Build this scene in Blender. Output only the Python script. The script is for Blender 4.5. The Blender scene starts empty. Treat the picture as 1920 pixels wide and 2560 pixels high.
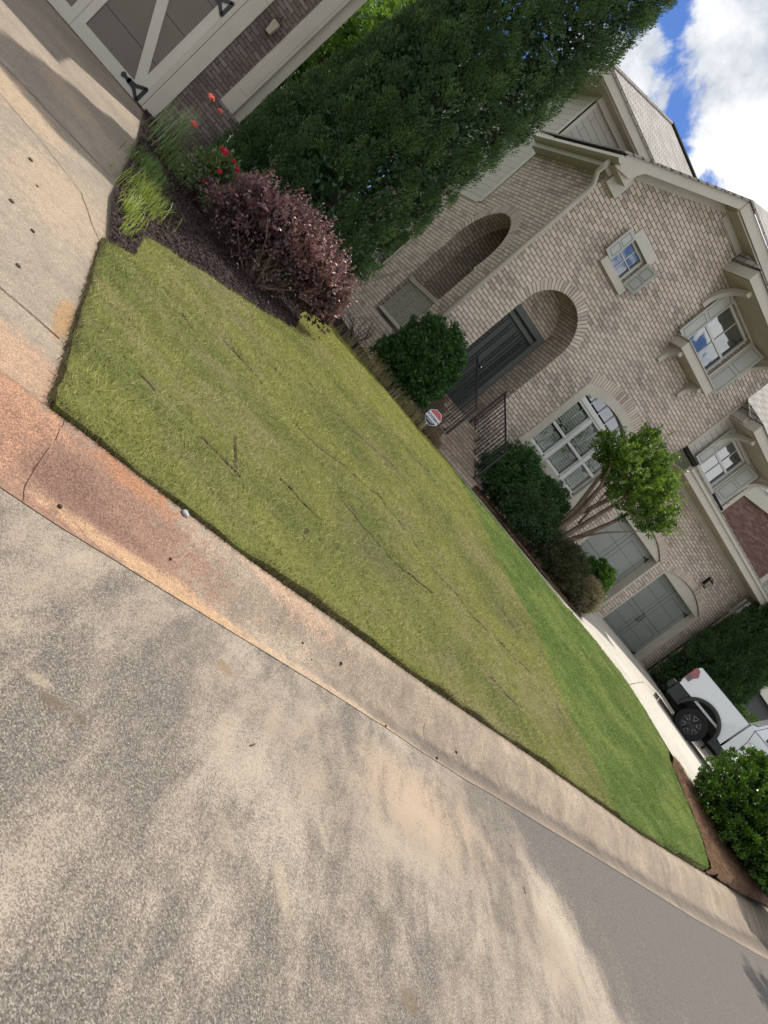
import bpy, bmesh, math, random
import numpy as np
from mathutils import Vector, Matrix
from mathutils.geometry import tessellate_polygon, delaunay_2d_cdt
random.seed(7); rng = np.random.default_rng(11)
R = math.radians
sc = bpy.context.scene
C = sc.collection
# ---------------------------------------------------------------- camera
# origin = the photographer's eye; x runs right along the house fronts, y towards the houses
CR = np.array([[0.58705196,-0.26227281,0.76588705],[0.57894323,-0.52526718,-0.62363381],[0.56585752,0.80951057,-0.15651807]])
FPX = 1848.0
cam = bpy.data.cameras.new('camera'); co = bpy.data.objects.new('camera', cam); C.objects.link(co)
cam.sensor_fit = 'VERTICAL'; cam.sensor_height = 36; cam.lens = FPX/2560*36
cam.clip_start = .05; cam.clip_end = 2000
co.matrix_world = Matrix(((CR[0,0],-CR[1,0],-CR[2,0],0),(CR[0,1],-CR[1,1],-CR[2,1],0),(CR[0,2],-CR[1,2],-CR[2,2],0),(0,0,0,1)))
sc.camera = co
sc.render.resolution_x = 768; sc.render.resolution_y = 1024
def ray(x, y):
    d = CR.T@np.array([(x-960)/FPX, (y-1280)/FPX, 1.0]); return d/np.linalg.norm(d)
# ---------------------------------------------------------------- sun and sky
EL = 68; SX, SY = .70, .714
tosun = Vector((SX*math.cos(R(EL)), SY*math.cos(R(EL)), math.sin(R(EL)))).normalized()
sd = bpy.data.lights.new('sun', 'SUN'); so = bpy.data.objects.new('sun', sd); C.objects.link(so)
sd.energy = 4.0; sd.angle = R(.5); sd.color = (1, .94, .84)
so.rotation_euler = (-tosun).to_track_quat('-Z', 'Y').to_euler()
sc.view_settings.view_transform = 'Standard'; sc.view_settings.look = 'None'
sc.view_settings.exposure = .36; sc.view_settings.gamma = 1
W = bpy.data.worlds.new('World'); sc.world = W; W.use_nodes = True
def N(nt, t, **k):
    n = nt.nodes.new(t)
    for a, b in k.items():
        if a == 'i':
            for p, q in b.items(): n.inputs[p].default_value = q
        else: setattr(n, a, b)
    return n
def L(nt, a, b): nt.links.new(a, b)
def mathn(nt, op, a, b=None, clamp=False):
    n = nt.nodes.new('ShaderNodeMath'); n.operation = op; n.use_clamp = clamp
    for k, v in ((0, a), (1, b)):
        if v is None: continue
        if isinstance(v, (int, float)): n.inputs[k].default_value = v
        else: nt.links.new(v, n.inputs[k])
    return n.outputs[0]
def world():
    nt = W.node_tree; nt.nodes.clear()
    out = N(nt, 'ShaderNodeOutputWorld'); bg = N(nt, 'ShaderNodeBackground'); bg.inputs[1].default_value = .15
    sky = N(nt, 'ShaderNodeTexSky', sky_type='NISHITA', sun_disc=False, sun_elevation=R(EL), sun_rotation=math.atan2(SX, SY), air_density=1.0, dust_density=.4, ozone_density=2.0)
    tc = N(nt, 'ShaderNodeTexCoord'); d = tc.outputs['Generated']
    n1 = N(nt, 'ShaderNodeTexNoise', i={'Scale': 13.0, 'Detail': 9.0, 'Roughness': .60, 'Distortion': .3}); L(nt, d, n1.inputs['Vector'])
    n2 = N(nt, 'ShaderNodeTexNoise', i={'Scale': 3.2, 'Detail': 6.0, 'Roughness': .55}); L(nt, d, n2.inputs['Vector'])
    best = None
    for (x, y, r) in ((2000,120,.115),(1890,60,.050),(1860,170,.050),(1930,290,.080),(2010,430,.10),(1590,140,.034),(1560,200,.045),(1500,190,.06),(1628,262,.014),(1742,412,.014),(1850,462,.035),(1915,400,.045),(2200,700,.22)):
        v = ray(x, y)
        vd = N(nt, 'ShaderNodeVectorMath', operation='DISTANCE'); L(nt, d, vd.inputs[0]); vd.inputs[1].default_value = tuple(v)
        m = mathn(nt, 'MULTIPLY_ADD', vd.outputs['Value'], -1.0/r); m.node.inputs[2].default_value = 1.0
        m = mathn(nt, 'MULTIPLY', m, min(1.0, r*12))
        best = m if best is None else mathn(nt, 'MAXIMUM', best, m)
    # unseen cloud field added left of frame and behind camera to fill shaded fronts
    f = mathn(nt, 'ADD', best, mathn(nt, 'MULTIPLY', mathn(nt, 'SUBTRACT', n1.outputs[0], .5), 1.15))
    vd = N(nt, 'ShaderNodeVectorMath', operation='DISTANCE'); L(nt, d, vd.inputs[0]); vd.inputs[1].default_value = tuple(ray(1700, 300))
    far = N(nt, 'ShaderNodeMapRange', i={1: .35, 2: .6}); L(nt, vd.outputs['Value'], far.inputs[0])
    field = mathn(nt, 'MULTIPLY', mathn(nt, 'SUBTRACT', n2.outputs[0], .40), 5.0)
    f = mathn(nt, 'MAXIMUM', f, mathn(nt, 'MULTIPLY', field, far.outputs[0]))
    f1 = N(nt, 'ShaderNodeMapRange', interpolation_type='SMOOTHSTEP', i={1: .0, 2: .20}); L(nt, f, f1.inputs[0])
    n3 = N(nt, 'ShaderNodeTexNoise', i={'Scale': 7.0, 'Detail': 6.0, 'Roughness': .6}); L(nt, d, n3.inputs['Vector'])
    cr = N(nt, 'ShaderNodeValToRGB'); L(nt, n3.outputs[0], cr.inputs[0])
    cr.color_ramp.elements[0].position = .34; cr.color_ramp.elements[0].color = (2.6, 2.9, 3.4, 1)
    cr.color_ramp.elements[1].position = .56; cr.color_ramp.elements[1].color = (6.0, 6.0, 6.0, 1)
    bl = N(nt, 'ShaderNodeMix', data_type='RGBA', blend_type='MULTIPLY'); bl.inputs[0].default_value = 1
    L(nt, sky.outputs[0], bl.inputs[6]); bl.inputs[7].default_value = (.31, .43, .66, 1)
    fill_boost = mathn(nt, 'MULTIPLY_ADD', far.outputs[0], .30); fill_boost.node.inputs[2].default_value = 1.0  # extra brightness of the unseen clouds, lifting the shaded facades
    cs = N(nt, 'ShaderNodeVectorMath', operation='SCALE'); L(nt, cr.outputs[0], cs.inputs[0]); L(nt, fill_boost, cs.inputs['Scale'])
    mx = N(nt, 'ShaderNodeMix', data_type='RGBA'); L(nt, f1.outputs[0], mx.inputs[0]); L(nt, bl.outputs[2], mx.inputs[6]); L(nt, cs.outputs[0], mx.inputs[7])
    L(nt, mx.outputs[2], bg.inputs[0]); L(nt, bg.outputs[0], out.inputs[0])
world()
# ---------------------------------------------------------------- materials
M = {}
def mat(name, col, rough=.7, spec=.4, metal=0, bump=0, bscale=60, var=0, vscale=8, trans=None, coat=0, coord='Object'):
    m = bpy.data.materials.new(name); m.use_nodes = True; nt = m.node_tree; p = nt.nodes['Principled BSDF']
    p.inputs['Base Color'].default_value = (*col, 1); p.inputs['Roughness'].default_value = rough
    p.inputs['Specular IOR Level'].default_value = spec; p.inputs['Metallic'].default_value = metal; p.inputs['Coat Weight'].default_value = coat
    tc = N(nt, 'ShaderNodeTexCoord')
    if var:
        n = N(nt, 'ShaderNodeTexNoise', i={'Scale': vscale, 'Detail': 6.0, 'Roughness': .65}); L(nt, tc.outputs[coord], n.inputs['Vector'])
        r = N(nt, 'ShaderNodeValToRGB'); L(nt, n.outputs[0], r.inputs[0])
        r.color_ramp.elements[0].position = .3; r.color_ramp.elements[0].color = (*[c*(1-var) for c in col], 1)
        r.color_ramp.elements[1].position = .7; r.color_ramp.elements[1].color = (*[min(1, c*(1+var)) for c in col], 1)
        L(nt, r.outputs[0], p.inputs['Base Color'])
    if bump:
        n = N(nt, 'ShaderNodeTexNoise', i={'Scale': bscale, 'Detail': 4.0}); L(nt, tc.outputs[coord], n.inputs['Vector'])
        b = N(nt, 'ShaderNodeBump', i={'Strength': bump, 'Distance': .01}); L(nt, n.outputs[0], b.inputs['Height']); L(nt, b.outputs[0], p.inputs['Normal'])
    M[name] = m; return m
def ramp(nt, fac, stops):
    r = N(nt, 'ShaderNodeValToRGB'); L(nt, fac, r.inputs[0]); e = r.color_ramp.elements
    while len(e) < len(stops): e.new(.5)
    for k, (p, c) in enumerate(stops): e[k].position = p; e[k].color = (*c, 1)
    return r.outputs[0]
def mixc(nt, fac, a, b, mode='MIX'):
    m = N(nt, 'ShaderNodeMix', data_type='RGBA', blend_type=mode)
    for k, v in ((0, fac), (6, a), (7, b)):
        if isinstance(v, (int, float)): m.inputs[k].default_value = v
        elif isinstance(v, tuple): m.inputs[k].default_value = (*v, 1)
        else: L(nt, v, m.inputs[k])
    return m.outputs[2]
def brick_mat(name, stops, mortar, bw=.21, bh=.0685, ms=.006, off=.5, bumpd=.006, rough=.85, grime=.0):
    m = bpy.data.materials.new(name); m.use_nodes = True; nt = m.node_tree; p = nt.nodes['Principled BSDF']
    uv = N(nt, 'ShaderNodeUVMap'); uv.uv_map = 'UVMap'
    wob = N(nt, 'ShaderNodeTexNoise', i={'Scale': 9.0, 'Detail': 2.0}); L(nt, uv.outputs[0], wob.inputs['Vector'])
    ws = N(nt, 'ShaderNodeVectorMath', operation='MULTIPLY_ADD'); L(nt, wob.outputs['Color'], ws.inputs[0]); ws.inputs[1].default_value = (.010, .006, 0); L(nt, uv.outputs[0], ws.inputs[2])
    b = N(nt, 'ShaderNodeTexBrick', offset=off, i={'Scale': 1.0, 'Mortar Size': ms, 'Mortar Smooth': .25, 'Brick Width': bw, 'Row Height': bh, 'Bias': 0.0})
    b.inputs['Color1'].default_value = (0, 0, 0, 1); b.inputs['Color2'].default_value = (1, 1, 1, 1); b.inputs['Mortar'].default_value = (.5, .5, .5, 1)
    L(nt, ws.outputs[0], b.inputs['Vector'])
    n = N(nt, 'ShaderNodeTexNoise', i={'Scale': 1.1, 'Detail': 4.0, 'Roughness': .6}); L(nt, uv.outputs[0], n.inputs['Vector'])
    n2 = N(nt, 'ShaderNodeTexNoise', i={'Scale': 28.0, 'Detail': 6.0, 'Roughness': .7}); L(nt, uv.outputs[0], n2.inputs['Vector'])
    f = mathn(nt, 'ADD', mathn(nt, 'MULTIPLY', b.outputs['Color'], .34), mathn(nt, 'ADD', mathn(nt, 'MULTIPLY', mathn(nt, 'SUBTRACT', n.outputs[0], .5), .7), mathn(nt, 'MULTIPLY', n2.outputs[0], .66)))
    col = ramp(nt, f, stops)
    col = mixc(nt, b.outputs['Fac'], col, mortar)
    L(nt, col, p.inputs['Base Color']); p.inputs['Roughness'].default_value = rough; p.inputs['Specular IOR Level'].default_value = .25
    h = mathn(nt, 'ADD', mathn(nt, 'MULTIPLY', b.outputs['Fac'], -1.0), mathn(nt, 'MULTIPLY', n2.outputs[0], .5))
    bp = N(nt, 'ShaderNodeBump', i={'Strength': .9, 'Distance': bumpd}); L(nt, h, bp.inputs['Height']); L(nt, bp.outputs[0], p.inputs['Normal'])
    M[name] = m; return m
BST = [(.14, (.20,.175,.16)), (.28, (.33,.285,.245)), (.42, (.49,.41,.335)), (.62, (.585,.49,.40)), (.9, (.65,.575,.49))]
brick_mat('brick_beige', BST, (.075,.064,.055), bw=.207, bh=.0865, ms=.0075)
brick_mat('brick_beige_arch', BST, (.075,.064,.055), bw=.26, bh=.0865, off=0, ms=.0075)
brick_mat('brick_step', [(.1,(.16,.125,.10)),(.5,(.32,.25,.195)),(.9,(.42,.34,.275))], (.10,.08,.07))
brick_mat('brick_brown', [(.15,(.085,.065,.06)),(.5,(.15,.115,.10)),(.8,(.24,.20,.185))], (.055,.045,.04), bw=.22, bh=.07)
brick_mat('brick_red', [(.1,(.10,.05,.045)),(.5,(.19,.10,.085)),(.9,(.33,.24,.22))], (.09,.07,.065))
brick_mat('siding', [(.1,(.42,.40,.35)),(.9,(.50,.47,.42))], (.13,.12,.105), bw=.9, bh=.16, ms=.004, bumpd=.01, rough=.6)
brick_mat('shingle', [(.1,(.20,.19,.175)),(.5,(.32,.30,.28)),(.9,(.44,.42,.39))], (.06,.055,.05), bw=.30, bh=.13, ms=.013, bumpd=.012, rough=.95)
mat('trim', (.46,.43,.36), .55, .35, var=.07, vscale=2.5, bump=.15, bscale=40)
mat('trim_light', (.50,.48,.41), .5, .35, var=.05, vscale=3)
mat('soffit', (.40,.36,.28), .6, .3, var=.1, vscale=2)
mat('shutter_paint', (.40,.405,.365), .5, .4, var=.05)
mat('moulding_shade', (.17,.18,.175), .6, .3)
mat('sash_paint', (.60,.61,.58), .4, .4)
mat('louver', (.88,.90,.85), .45, .4)
mat('door_green', (.215,.23,.205), .45, .45, var=.06, vscale=1.5)
mat('door_brown', (.15,.125,.105), .5, .4, var=.05, vscale=2)
mat('frame_dark', (.11,.12,.108), .5, .3)
mat('door_dark', (.05,.058,.054), .4, .5, var=.1)
mat('black_metal', (.012,.012,.015), .4, .5)
mat('black_line', (.015,.015,.015), .8, .2)
mat('interior', (.06,.065,.065), .8, .2)
mat('lamp_glass', (.35,.33,.25), .2, .5)
def glass_mat():
    m = mat('glass', (.03,.04,.045), .04, .9); nt = m.node_tree; p = nt.nodes['Principled BSDF']; p.inputs['IOR'].default_value = 2.3
    tc = N(nt, 'ShaderNodeTexCoord'); n = N(nt, 'ShaderNodeTexNoise', i={'Scale': 2.2, 'Detail': 1.0}); L(nt, tc.outputs['Object'], n.inputs['Vector'])
    b = N(nt, 'ShaderNodeBump', i={'Strength': .12, 'Distance': .05}); L(nt, n.outputs[0], b.inputs['Height']); L(nt, b.outputs[0], p.inputs['Normal'])
glass_mat()
def clear_glass():
    m = bpy.data.materials.new('clear_glass'); m.use_nodes = True; nt = m.node_tree; nt.nodes.clear()
    o = N(nt, 'ShaderNodeOutputMaterial'); t = N(nt, 'ShaderNodeBsdfTransparent'); g = N(nt, 'ShaderNodeBsdfGlossy', i={'Roughness': .03}); t.inputs[0].default_value = (.93,.98,.95,1)
    fr = N(nt, 'ShaderNodeFresnel', i={'IOR': 1.6}); x = N(nt, 'ShaderNodeMixShader'); L(nt, fr.outputs[0], x.inputs[0]); L(nt, t.outputs[0], x.inputs[1]); L(nt, g.outputs[0], x.inputs[2]); L(nt, x.outputs[0], o.inputs[0])
    M['clear_glass'] = m
clear_glass()
mat('car_white', (.60,.63,.66), .25, .5, coat=.8)
mat('car_black', (.02,.022,.024), .55, .4, bump=.1, bscale=300)
mat('car_glass', (.01,.02,.03), .03, .9)
mat('rubber', (.012,.012,.013), .8, .25)
mat('rim_black', (.01,.01,.012), .3, .5)
mat('rim_silver', (.40,.41,.43), .3, .5, metal=.9)
mat('tail_red', (.20,.004,.010), .15, .6, coat=1)
mat('tail_dark', (.03,.004,.006), .15, .6, coat=1)
mat('chrome', (.7,.7,.7), .15, .5, metal=1)
mat('sign_white', (.80,.82,.86), .4); mat('sign_red', (.55,.015,.03), .4); mat('sign_navy', (.02,.03,.10), .4); mat('sign_pink', (.8,.5,.5), .4)
mat('bark_smooth', (.17,.125,.09), .8, .2, var=.35, vscale=9, bump=.3, bscale=30)
mat('bark_dark', (.07,.05,.04), .9, .2, var=.3, vscale=20, bump=.4, bscale=60)
mat('pebble', (.30,.30,.30), .8, .2, var=.4, vscale=40)
mat('dry_leaf', (.16,.10,.05), .8, .2, var=.3, vscale=30)
def concrete(name, base, dirt, dirtscale=(1.2, 3.0, 1), clay=None, fine=160., lo=.42, hi=.66, dk=.85, grain=0, gs=.9, rot=0, kerb=False):
    m = bpy.data.materials.new(name); m.use_nodes = True; nt = m.node_tree; p = nt.nodes['Principled BSDF']
    tc = N(nt, 'ShaderNodeTexCoord'); o = tc.outputs['Object']
    mp = N(nt, 'ShaderNodeMapping'); mp.inputs['Scale'].default_value = dirtscale; ro = N(nt, 'ShaderNodeVectorRotate', rotation_type='Z_AXIS'); ro.inputs['Angle'].default_value = R(rot); L(nt, o, ro.inputs[0]); L(nt, ro.outputs[0], mp.inputs[0])
    n1 = N(nt, 'ShaderNodeTexNoise', i={'Scale': 1.0, 'Detail': 8.0, 'Roughness': .62, 'Distortion': .4}); L(nt, mp.outputs[0], n1.inputs['Vector'])
    nf = N(nt, 'ShaderNodeTexNoise', i={'Scale': fine, 'Detail': 3.0, 'Roughness': .7}); L(nt, o, nf.inputs['Vector'])
    nm = N(nt, 'ShaderNodeTexNoise', i={'Scale': 14.0, 'Detail': 5.0, 'Roughness': .7}); L(nt, o, nm.inputs['Vector'])
    mr = N(nt, 'ShaderNodeMapRange', i={1: lo, 2: hi}); L(nt, n1.outputs[0], mr.inputs[0])
    col = mixc(nt, mr.outputs[0], base, dirt)
    if kerb:
        uv = N(nt, 'ShaderNodeUVMap'); uv.uv_map = 'UVMap'; sx = N(nt, 'ShaderNodeSeparateXYZ'); L(nt, uv.outputs[0], sx.inputs[0])
        um = N(nt, 'ShaderNodeMapping'); um.inputs['Scale'].default_value = (3.2, 1.1, 1); L(nt, uv.outputs[0], um.inputs[0])
        un = N(nt, 'ShaderNodeTexNoise', i={'Scale': 1.0, 'Detail': 6.0, 'Roughness': .65}); L(nt, um.outputs[0], un.inputs['Vector'])
        vv = mathn(nt, 'ADD', sx.outputs[1], mathn(nt, 'MULTIPLY', mathn(nt, 'SUBTRACT', nm.outputs[0], .5), .22))
        band = ramp(nt, vv, [(.02, (0,0,0)), (.14, (.75,.75,.75)), (.30, (1,1,1)), (.42, (.2,.2,.2)), (.6, (0,0,0))])  # grey gutter stain, darkened further to paint in the rolled kerb's shading
        xr = N(nt, 'ShaderNodeMapRange', i={1: 2.4, 2: 3.8, 3: .12, 4: .95}); L(nt, sx.outputs[0], xr.inputs[0])
        col = mixc(nt, mathn(nt, 'MULTIPLY', band, xr.outputs[0]), col, (.12,.103,.09))
        col = mixc(nt, 1.0, col, ramp(nt, un.outputs[0], [(.3, (.70,.67,.65)), (.5, (1,1,1)), (.7, (1.2,1.17,1.12))]), 'MULTIPLY')
    if clay:
        for (cx, cy, rx, ry, cc, s) in clay:
            q = N(nt, 'ShaderNodeMapping'); q.inputs['Location'].default_value = (-cx/rx, -cy/ry, 0); q.inputs['Scale'].default_value = (1/rx, 1/ry, 0); L(nt, o, q.inputs[0])
            ln = N(nt, 'ShaderNodeVectorMath', operation='LENGTH'); L(nt, q.outputs[0], ln.inputs[0])
            v = mathn(nt, 'ADD', mathn(nt, 'SUBTRACT', 1.15, ln.outputs['Value']), mathn(nt, 'ADD', mathn(nt, 'MULTIPLY', mathn(nt, 'SUBTRACT', nm.outputs[0], .5), 1.7), mathn(nt, 'MULTIPLY', mathn(nt, 'SUBTRACT', nf.outputs[0], .5), 1.3)))
            g = N(nt, 'ShaderNodeMapRange', i={1: 0.1, 2: .5, 3: 0.0, 4: s}); L(nt, v, g.inputs[0])
            col = mixc(nt, g.outputs[0], col, cc)
    if grain:
        vo = N(nt, 'ShaderNodeTexVoronoi', feature='F1', i={'Scale': grain, 'Randomness': 1.0}); L(nt, o, vo.inputs['Vector'])
        gr = ramp(nt, vo.outputs['Distance'], [(.15, (1.22,1.2,1.17)), (.45, (1,1,1)), (.72, (.42,.42,.43))])
        sepc = N(nt, 'ShaderNodeSeparateColor'); L(nt, vo.outputs['Color'], sepc.inputs[0]); cr2 = ramp(nt, sepc.outputs[0], [(0, (.6,.6,.62)), (.5, (1,1,1)), (1, (1.5,1.45,1.35))])
        col = mixc(nt, gs, col, gr, 'MULTIPLY'); col = mixc(nt, gs, col, cr2, 'MULTIPLY')
    sp = ramp(nt, nf.outputs[0], [(.3, (.62,.62,.62)), (.5, (1,1,1)), (.72, (1.28,1.26,1.22))])
    col = mixc(nt, .8, col, sp, 'MULTIPLY')
    sm = ramp(nt, nm.outputs[0], [(.3, (dk,dk,dk)), (.6, (1.06,1.06,1.06))])
    col = mixc(nt, .9, col, sm, 'MULTIPLY')
    L(nt, col, p.inputs['Base Color']); p.inputs['Roughness'].default_value = .92; p.inputs['Specular IOR Level'].default_value = .2
    b = N(nt, 'ShaderNodeBump', i={'Strength': .5, 'Distance': .004}); L(nt, nf.outputs[0], b.inputs['Height']); L(nt, b.outputs[0], p.inputs['Normal'])
    M[name] = m
CL = (.40,.165,.075)
concrete('concrete_drive', (.235,.20,.162), (.30,.25,.195), (1.4,1.1,1), clay=[(.35,6.2,.5,.9,(.40,.30,.20),.35),(-.3,7.6,.5,.6,(.42,.30,.19),.4),(.45,3.50,.9,.28,(.38,.235,.15),.6),(.65,4.3,.07,.33,(.30,.18,.08),.75),(-.1,9.6,.5,.5,(.42,.30,.2),.3)], grain=150., gs=.45)
concrete('concrete_curb', (.24,.197,.155), (.315,.258,.20), (1.5,2.5,1), clay=[(.95,2.98,1.0,.42,(.235,.135,.098),.85),(.35,3.15,.5,.3,(.33,.185,.12),.8),(1.55,2.86,.8,.10,(.39,.26,.16),.9),(1.22,3.24,.30,.08,(.30,.15,.085),.8),(.95,3.02,.22,.12,(.16,.095,.075),.75),(1.25,2.98,.25,.06,(.17,.10,.08),.7),(2.9,2.90,1.0,.09,(.40,.30,.21),.6),(2.4,3.3,.5,.10,(.40,.27,.19),.6)], grain=150., gs=.55, kerb=True)
concrete('concrete_walk', (.42,.39,.34), (.47,.44,.39), (1,1,1))
def asphalt():
    m = bpy.data.materials.new('asphalt'); m.use_nodes = True; nt = m.node_tree; p = nt.nodes['Principled BSDF']
    tc = N(nt, 'ShaderNodeTexCoord'); o = tc.outputs['Object']; sx = N(nt, 'ShaderNodeSeparateXYZ'); L(nt, o, sx.inputs[0]); X = sx.outputs[0]; Y = sx.outputs[1]
    def noise(sc_, rot=0, stretch=(1, 1, 1), det=7.0, rg=.65, dist=.3, off=0):
        ro = N(nt, 'ShaderNodeVectorRotate', rotation_type='Z_AXIS'); ro.inputs['Angle'].default_value = R(rot); L(nt, o, ro.inputs[0])
        mp = N(nt, 'ShaderNodeMapping'); mp.inputs['Scale'].default_value = stretch; mp.inputs['Location'].default_value = (off, off*.7, 0); L(nt, ro.outputs[0], mp.inputs[0])
        n = N(nt, 'ShaderNodeTexNoise', i={'Scale': sc_, 'Detail': det, 'Roughness': rg, 'Distortion': dist}); L(nt, mp.outputs[0], n.inputs['Vector']); return n.outputs[0]
    def blob(cx, cy, rx, ry, a, sharp=1.0):
        q = N(nt, 'ShaderNodeMapping'); q.inputs['Location'].default_value = (-cx/rx, -cy/ry, 0); q.inputs['Scale'].default_value = (1/rx, 1/ry, 0); L(nt, o, q.inputs[0])
        ln = N(nt, 'ShaderNodeVectorMath', operation='LENGTH'); L(nt, q.outputs[0], ln.inputs[0]); t = N(nt, 'ShaderNodeMapRange', interpolation_type='SMOOTHSTEP', i={1: 1.25, 2: .2, 3: 0.0, 4: a}); L(nt, ln.outputs['Value'], t.inputs[0]); return t.outputs[0]
    streak = noise(1.0, 30, (3.4, .75, 1)); mid = noise(4.5, 30, (1.7, .8, 1), off=3.1); wide = noise(.7, 0, (1, 1.3, 1), off=9)
    f = mathn(nt, 'ADD', mathn(nt, 'MULTIPLY', mathn(nt, 'SUBTRACT', streak, .5), 3.2), mathn(nt, 'ADD', mathn(nt, 'MULTIPLY', mathn(nt, 'SUBTRACT', mid, .5), 2.0), mathn(nt, 'MULTIPLY', mathn(nt, 'SUBTRACT', wide, .5), .9)))
    f = mathn(nt, 'ADD', f, .22)
    for b in ((2.7,2.25,1.5,.55,.36),(4.2,2.1,1.3,.75,.40),(1.1,2.45,.9,.30,.26),(3.5,1.3,1.3,.5,.16),(4.7,1.9,.6,.9,.25),(1.0,1.0,1.3,.8,-.22),(2.4,.9,1.2,.5,-.14),(3.7,2.0,.25,.6,-.12)): f = mathn(nt, 'ADD', f, blob(*b))
    # swept, cleaner surface farther down the street
    ed = mathn(nt, 'ADD', mathn(nt, 'ADD', X, mathn(nt, 'MULTIPLY', Y, .35)), mathn(nt, 'MULTIPLY', mathn(nt, 'SUBTRACT', streak, .5), 3.4))
    sw = N(nt, 'ShaderNodeMapRange', i={1: 5.5, 2: 6.3, 3: 0.0, 4: 1.0}); L(nt, ed, sw.inputs[0])
    f = mathn(nt, 'SUBTRACT', f, mathn(nt, 'MULTIPLY', sw.outputs[0], .85))
    v = N(nt, 'ShaderNodeTexVoronoi', feature='F1', i={'Scale': 210.0}); L(nt, o, v.inputs['Vector']); sc_ = N(nt, 'ShaderNodeSeparateColor'); L(nt, v.outputs['Color'], sc_.inputs[0]); r = sc_.outputs[0]; r2 = sc_.outputs[1]
    fn = noise(300.0, det=2.0)
    stone = ramp(nt, r2, [(0, (.070,.059,.051)), (.45, (.125,.108,.093)), (.8, (.17,.147,.123)), (1, (.27,.24,.20))])
    stone = mixc(nt, sw.outputs[0], stone, mixc(nt, .35, stone, (.062,.063,.070)))
    dust = ramp(nt, wide, [(.35, (.275,.222,.172)), (.5, (.315,.262,.208)), (.65, (.36,.305,.245))])
    dust = mixc(nt, blob(3.4,2.45,.9,.35,.55), dust, (.37,.27,.18)); dust = mixc(nt, blob(4.8,2.2,.35,.5,.5), dust, (.44,.38,.30))
    k = N(nt, 'ShaderNodeMapRange', i={1: -.20, 2: .26}); L(nt, mathn(nt, 'SUBTRACT', mathn(nt, 'ADD', f, mathn(nt, 'MULTIPLY', mathn(nt, 'SUBTRACT', fn, .5), .5)), r), k.inputs[0])
    film = N(nt, 'ShaderNodeMapRange', i={1: -.1, 2: 1.1, 3: 0.0, 4: .55}); L(nt, f, film.inputs[0])
    col = mixc(nt, mathn(nt, 'MAXIMUM', mathn(nt, 'MULTIPLY', k.outputs[0], .92), film.outputs[0]), stone, dust)
    nm = noise(22.0, det=6.0, rg=.75)
    for (cx, cy, rx, ry, cc, a) in ((1.03,1.80,.06,.028,(.10,.075,.05),.6),(1.13,1.79,.03,.025,(.10,.075,.05),.55),(2.64,1.54,.035,.045,(.13,.10,.065),.55),(2.68,1.25,.06,.05,(.13,.10,.065),.6),(1.86,2.5,.05,.045,(.18,.12,.07),.6),(.97,1.86,.05,.025,(.38,.31,.22),.35),(2.02,1.5,.04,.12,(.36,.29,.20),.28),(1.75,1.62,.05,.08,(.36,.30,.22),.25),(2.35,1.82,.03,.07,(.38,.32,.23),.28)):
        mk = N(nt, 'ShaderNodeMapRange', i={1: .35, 2: .62, 3: 0.0, 4: a}); L(nt, mathn(nt, 'ADD', mathn(nt, 'MULTIPLY', blob(cx, cy, rx*1.5, ry*1.5, 1.0), .75), mathn(nt, 'MULTIPLY', mathn(nt, 'SUBTRACT', nm, .5), 1.0)), mk.inputs[0]); col = mixc(nt, mk.outputs[0], col, cc)
    L(nt, col, p.inputs['Base Color']); p.inputs['Roughness'].default_value = .93; p.inputs['Specular IOR Level'].default_value = .2
    h = mathn(nt, 'ADD', mathn(nt, 'MULTIPLY', v.outputs['Distance'], -1.0), mathn(nt, 'MULTIPLY', fn, .4)); b = N(nt, 'ShaderNodeBump', i={'Strength': .55, 'Distance': .004}); L(nt, h, b.inputs['Height']); L(nt, b.outputs[0], p.inputs['Normal'])
    M['asphalt'] = m
asphalt()
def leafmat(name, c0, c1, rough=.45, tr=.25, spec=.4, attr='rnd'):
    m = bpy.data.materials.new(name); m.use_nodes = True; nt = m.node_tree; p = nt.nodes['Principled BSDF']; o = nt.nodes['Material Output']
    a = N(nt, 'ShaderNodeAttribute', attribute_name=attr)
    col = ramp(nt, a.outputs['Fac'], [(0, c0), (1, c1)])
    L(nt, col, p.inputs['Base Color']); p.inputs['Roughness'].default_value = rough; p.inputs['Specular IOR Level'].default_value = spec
    t = N(nt, 'ShaderNodeBsdfTranslucent'); tc = mixc(nt, 1.0, col, (1.5,1.5,.7), 'MULTIPLY'); L(nt, tc, t.inputs[0])
    x = N(nt, 'ShaderNodeMixShader'); x.inputs[0].default_value = tr; L(nt, p.outputs[0], x.inputs[1]); L(nt, t.outputs[0], x.inputs[2]); L(nt, x.outputs[0], o.inputs[0])
    M[name] = m
leafmat('leaf_arborvitae', (.014,.040,.016), (.085,.155,.040), .55, .12)
leafmat('leaf_background', (.05,.11,.02), (.16,.27,.05), .5, .35)
leafmat('leaf_laurel', (.014,.045,.014), (.075,.165,.04), .42, .15, .4)
leafmat('leaf_holly', (.012,.036,.008), (.13,.26,.03), .3, .22, .5)
leafmat('leaf_crape', (.018,.05,.014), (.17,.27,.035), .35, .35, .5)
leafmat('leaf_dark', (.022,.05,.02), (.06,.11,.035), .4, .2)
leafmat('leaf_plum', (.020,.011,.012), (.31,.165,.175), .42, .15, .5)
leafmat('leaf_nandina', (.016,.032,.013), (.10,.10,.045), .5, .25)
leafmat('leaf_abelia', (.04,.055,.025), (.34,.28,.19), .6, .25)
leafmat('leaf_rose', (.05,.085,.035), (.15,.20,.07), .45, .25)
leafmat('leaf_lily', (.05,.085,.055), (.20,.25,.14), .35, .25)
leafmat('blade_bright', (.09,.15,.025), (.40,.45,.11), .4, .25)
leafmat('blade_dark', (.05,.10,.025), (.16,.24,.06), .5, .3)
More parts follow.
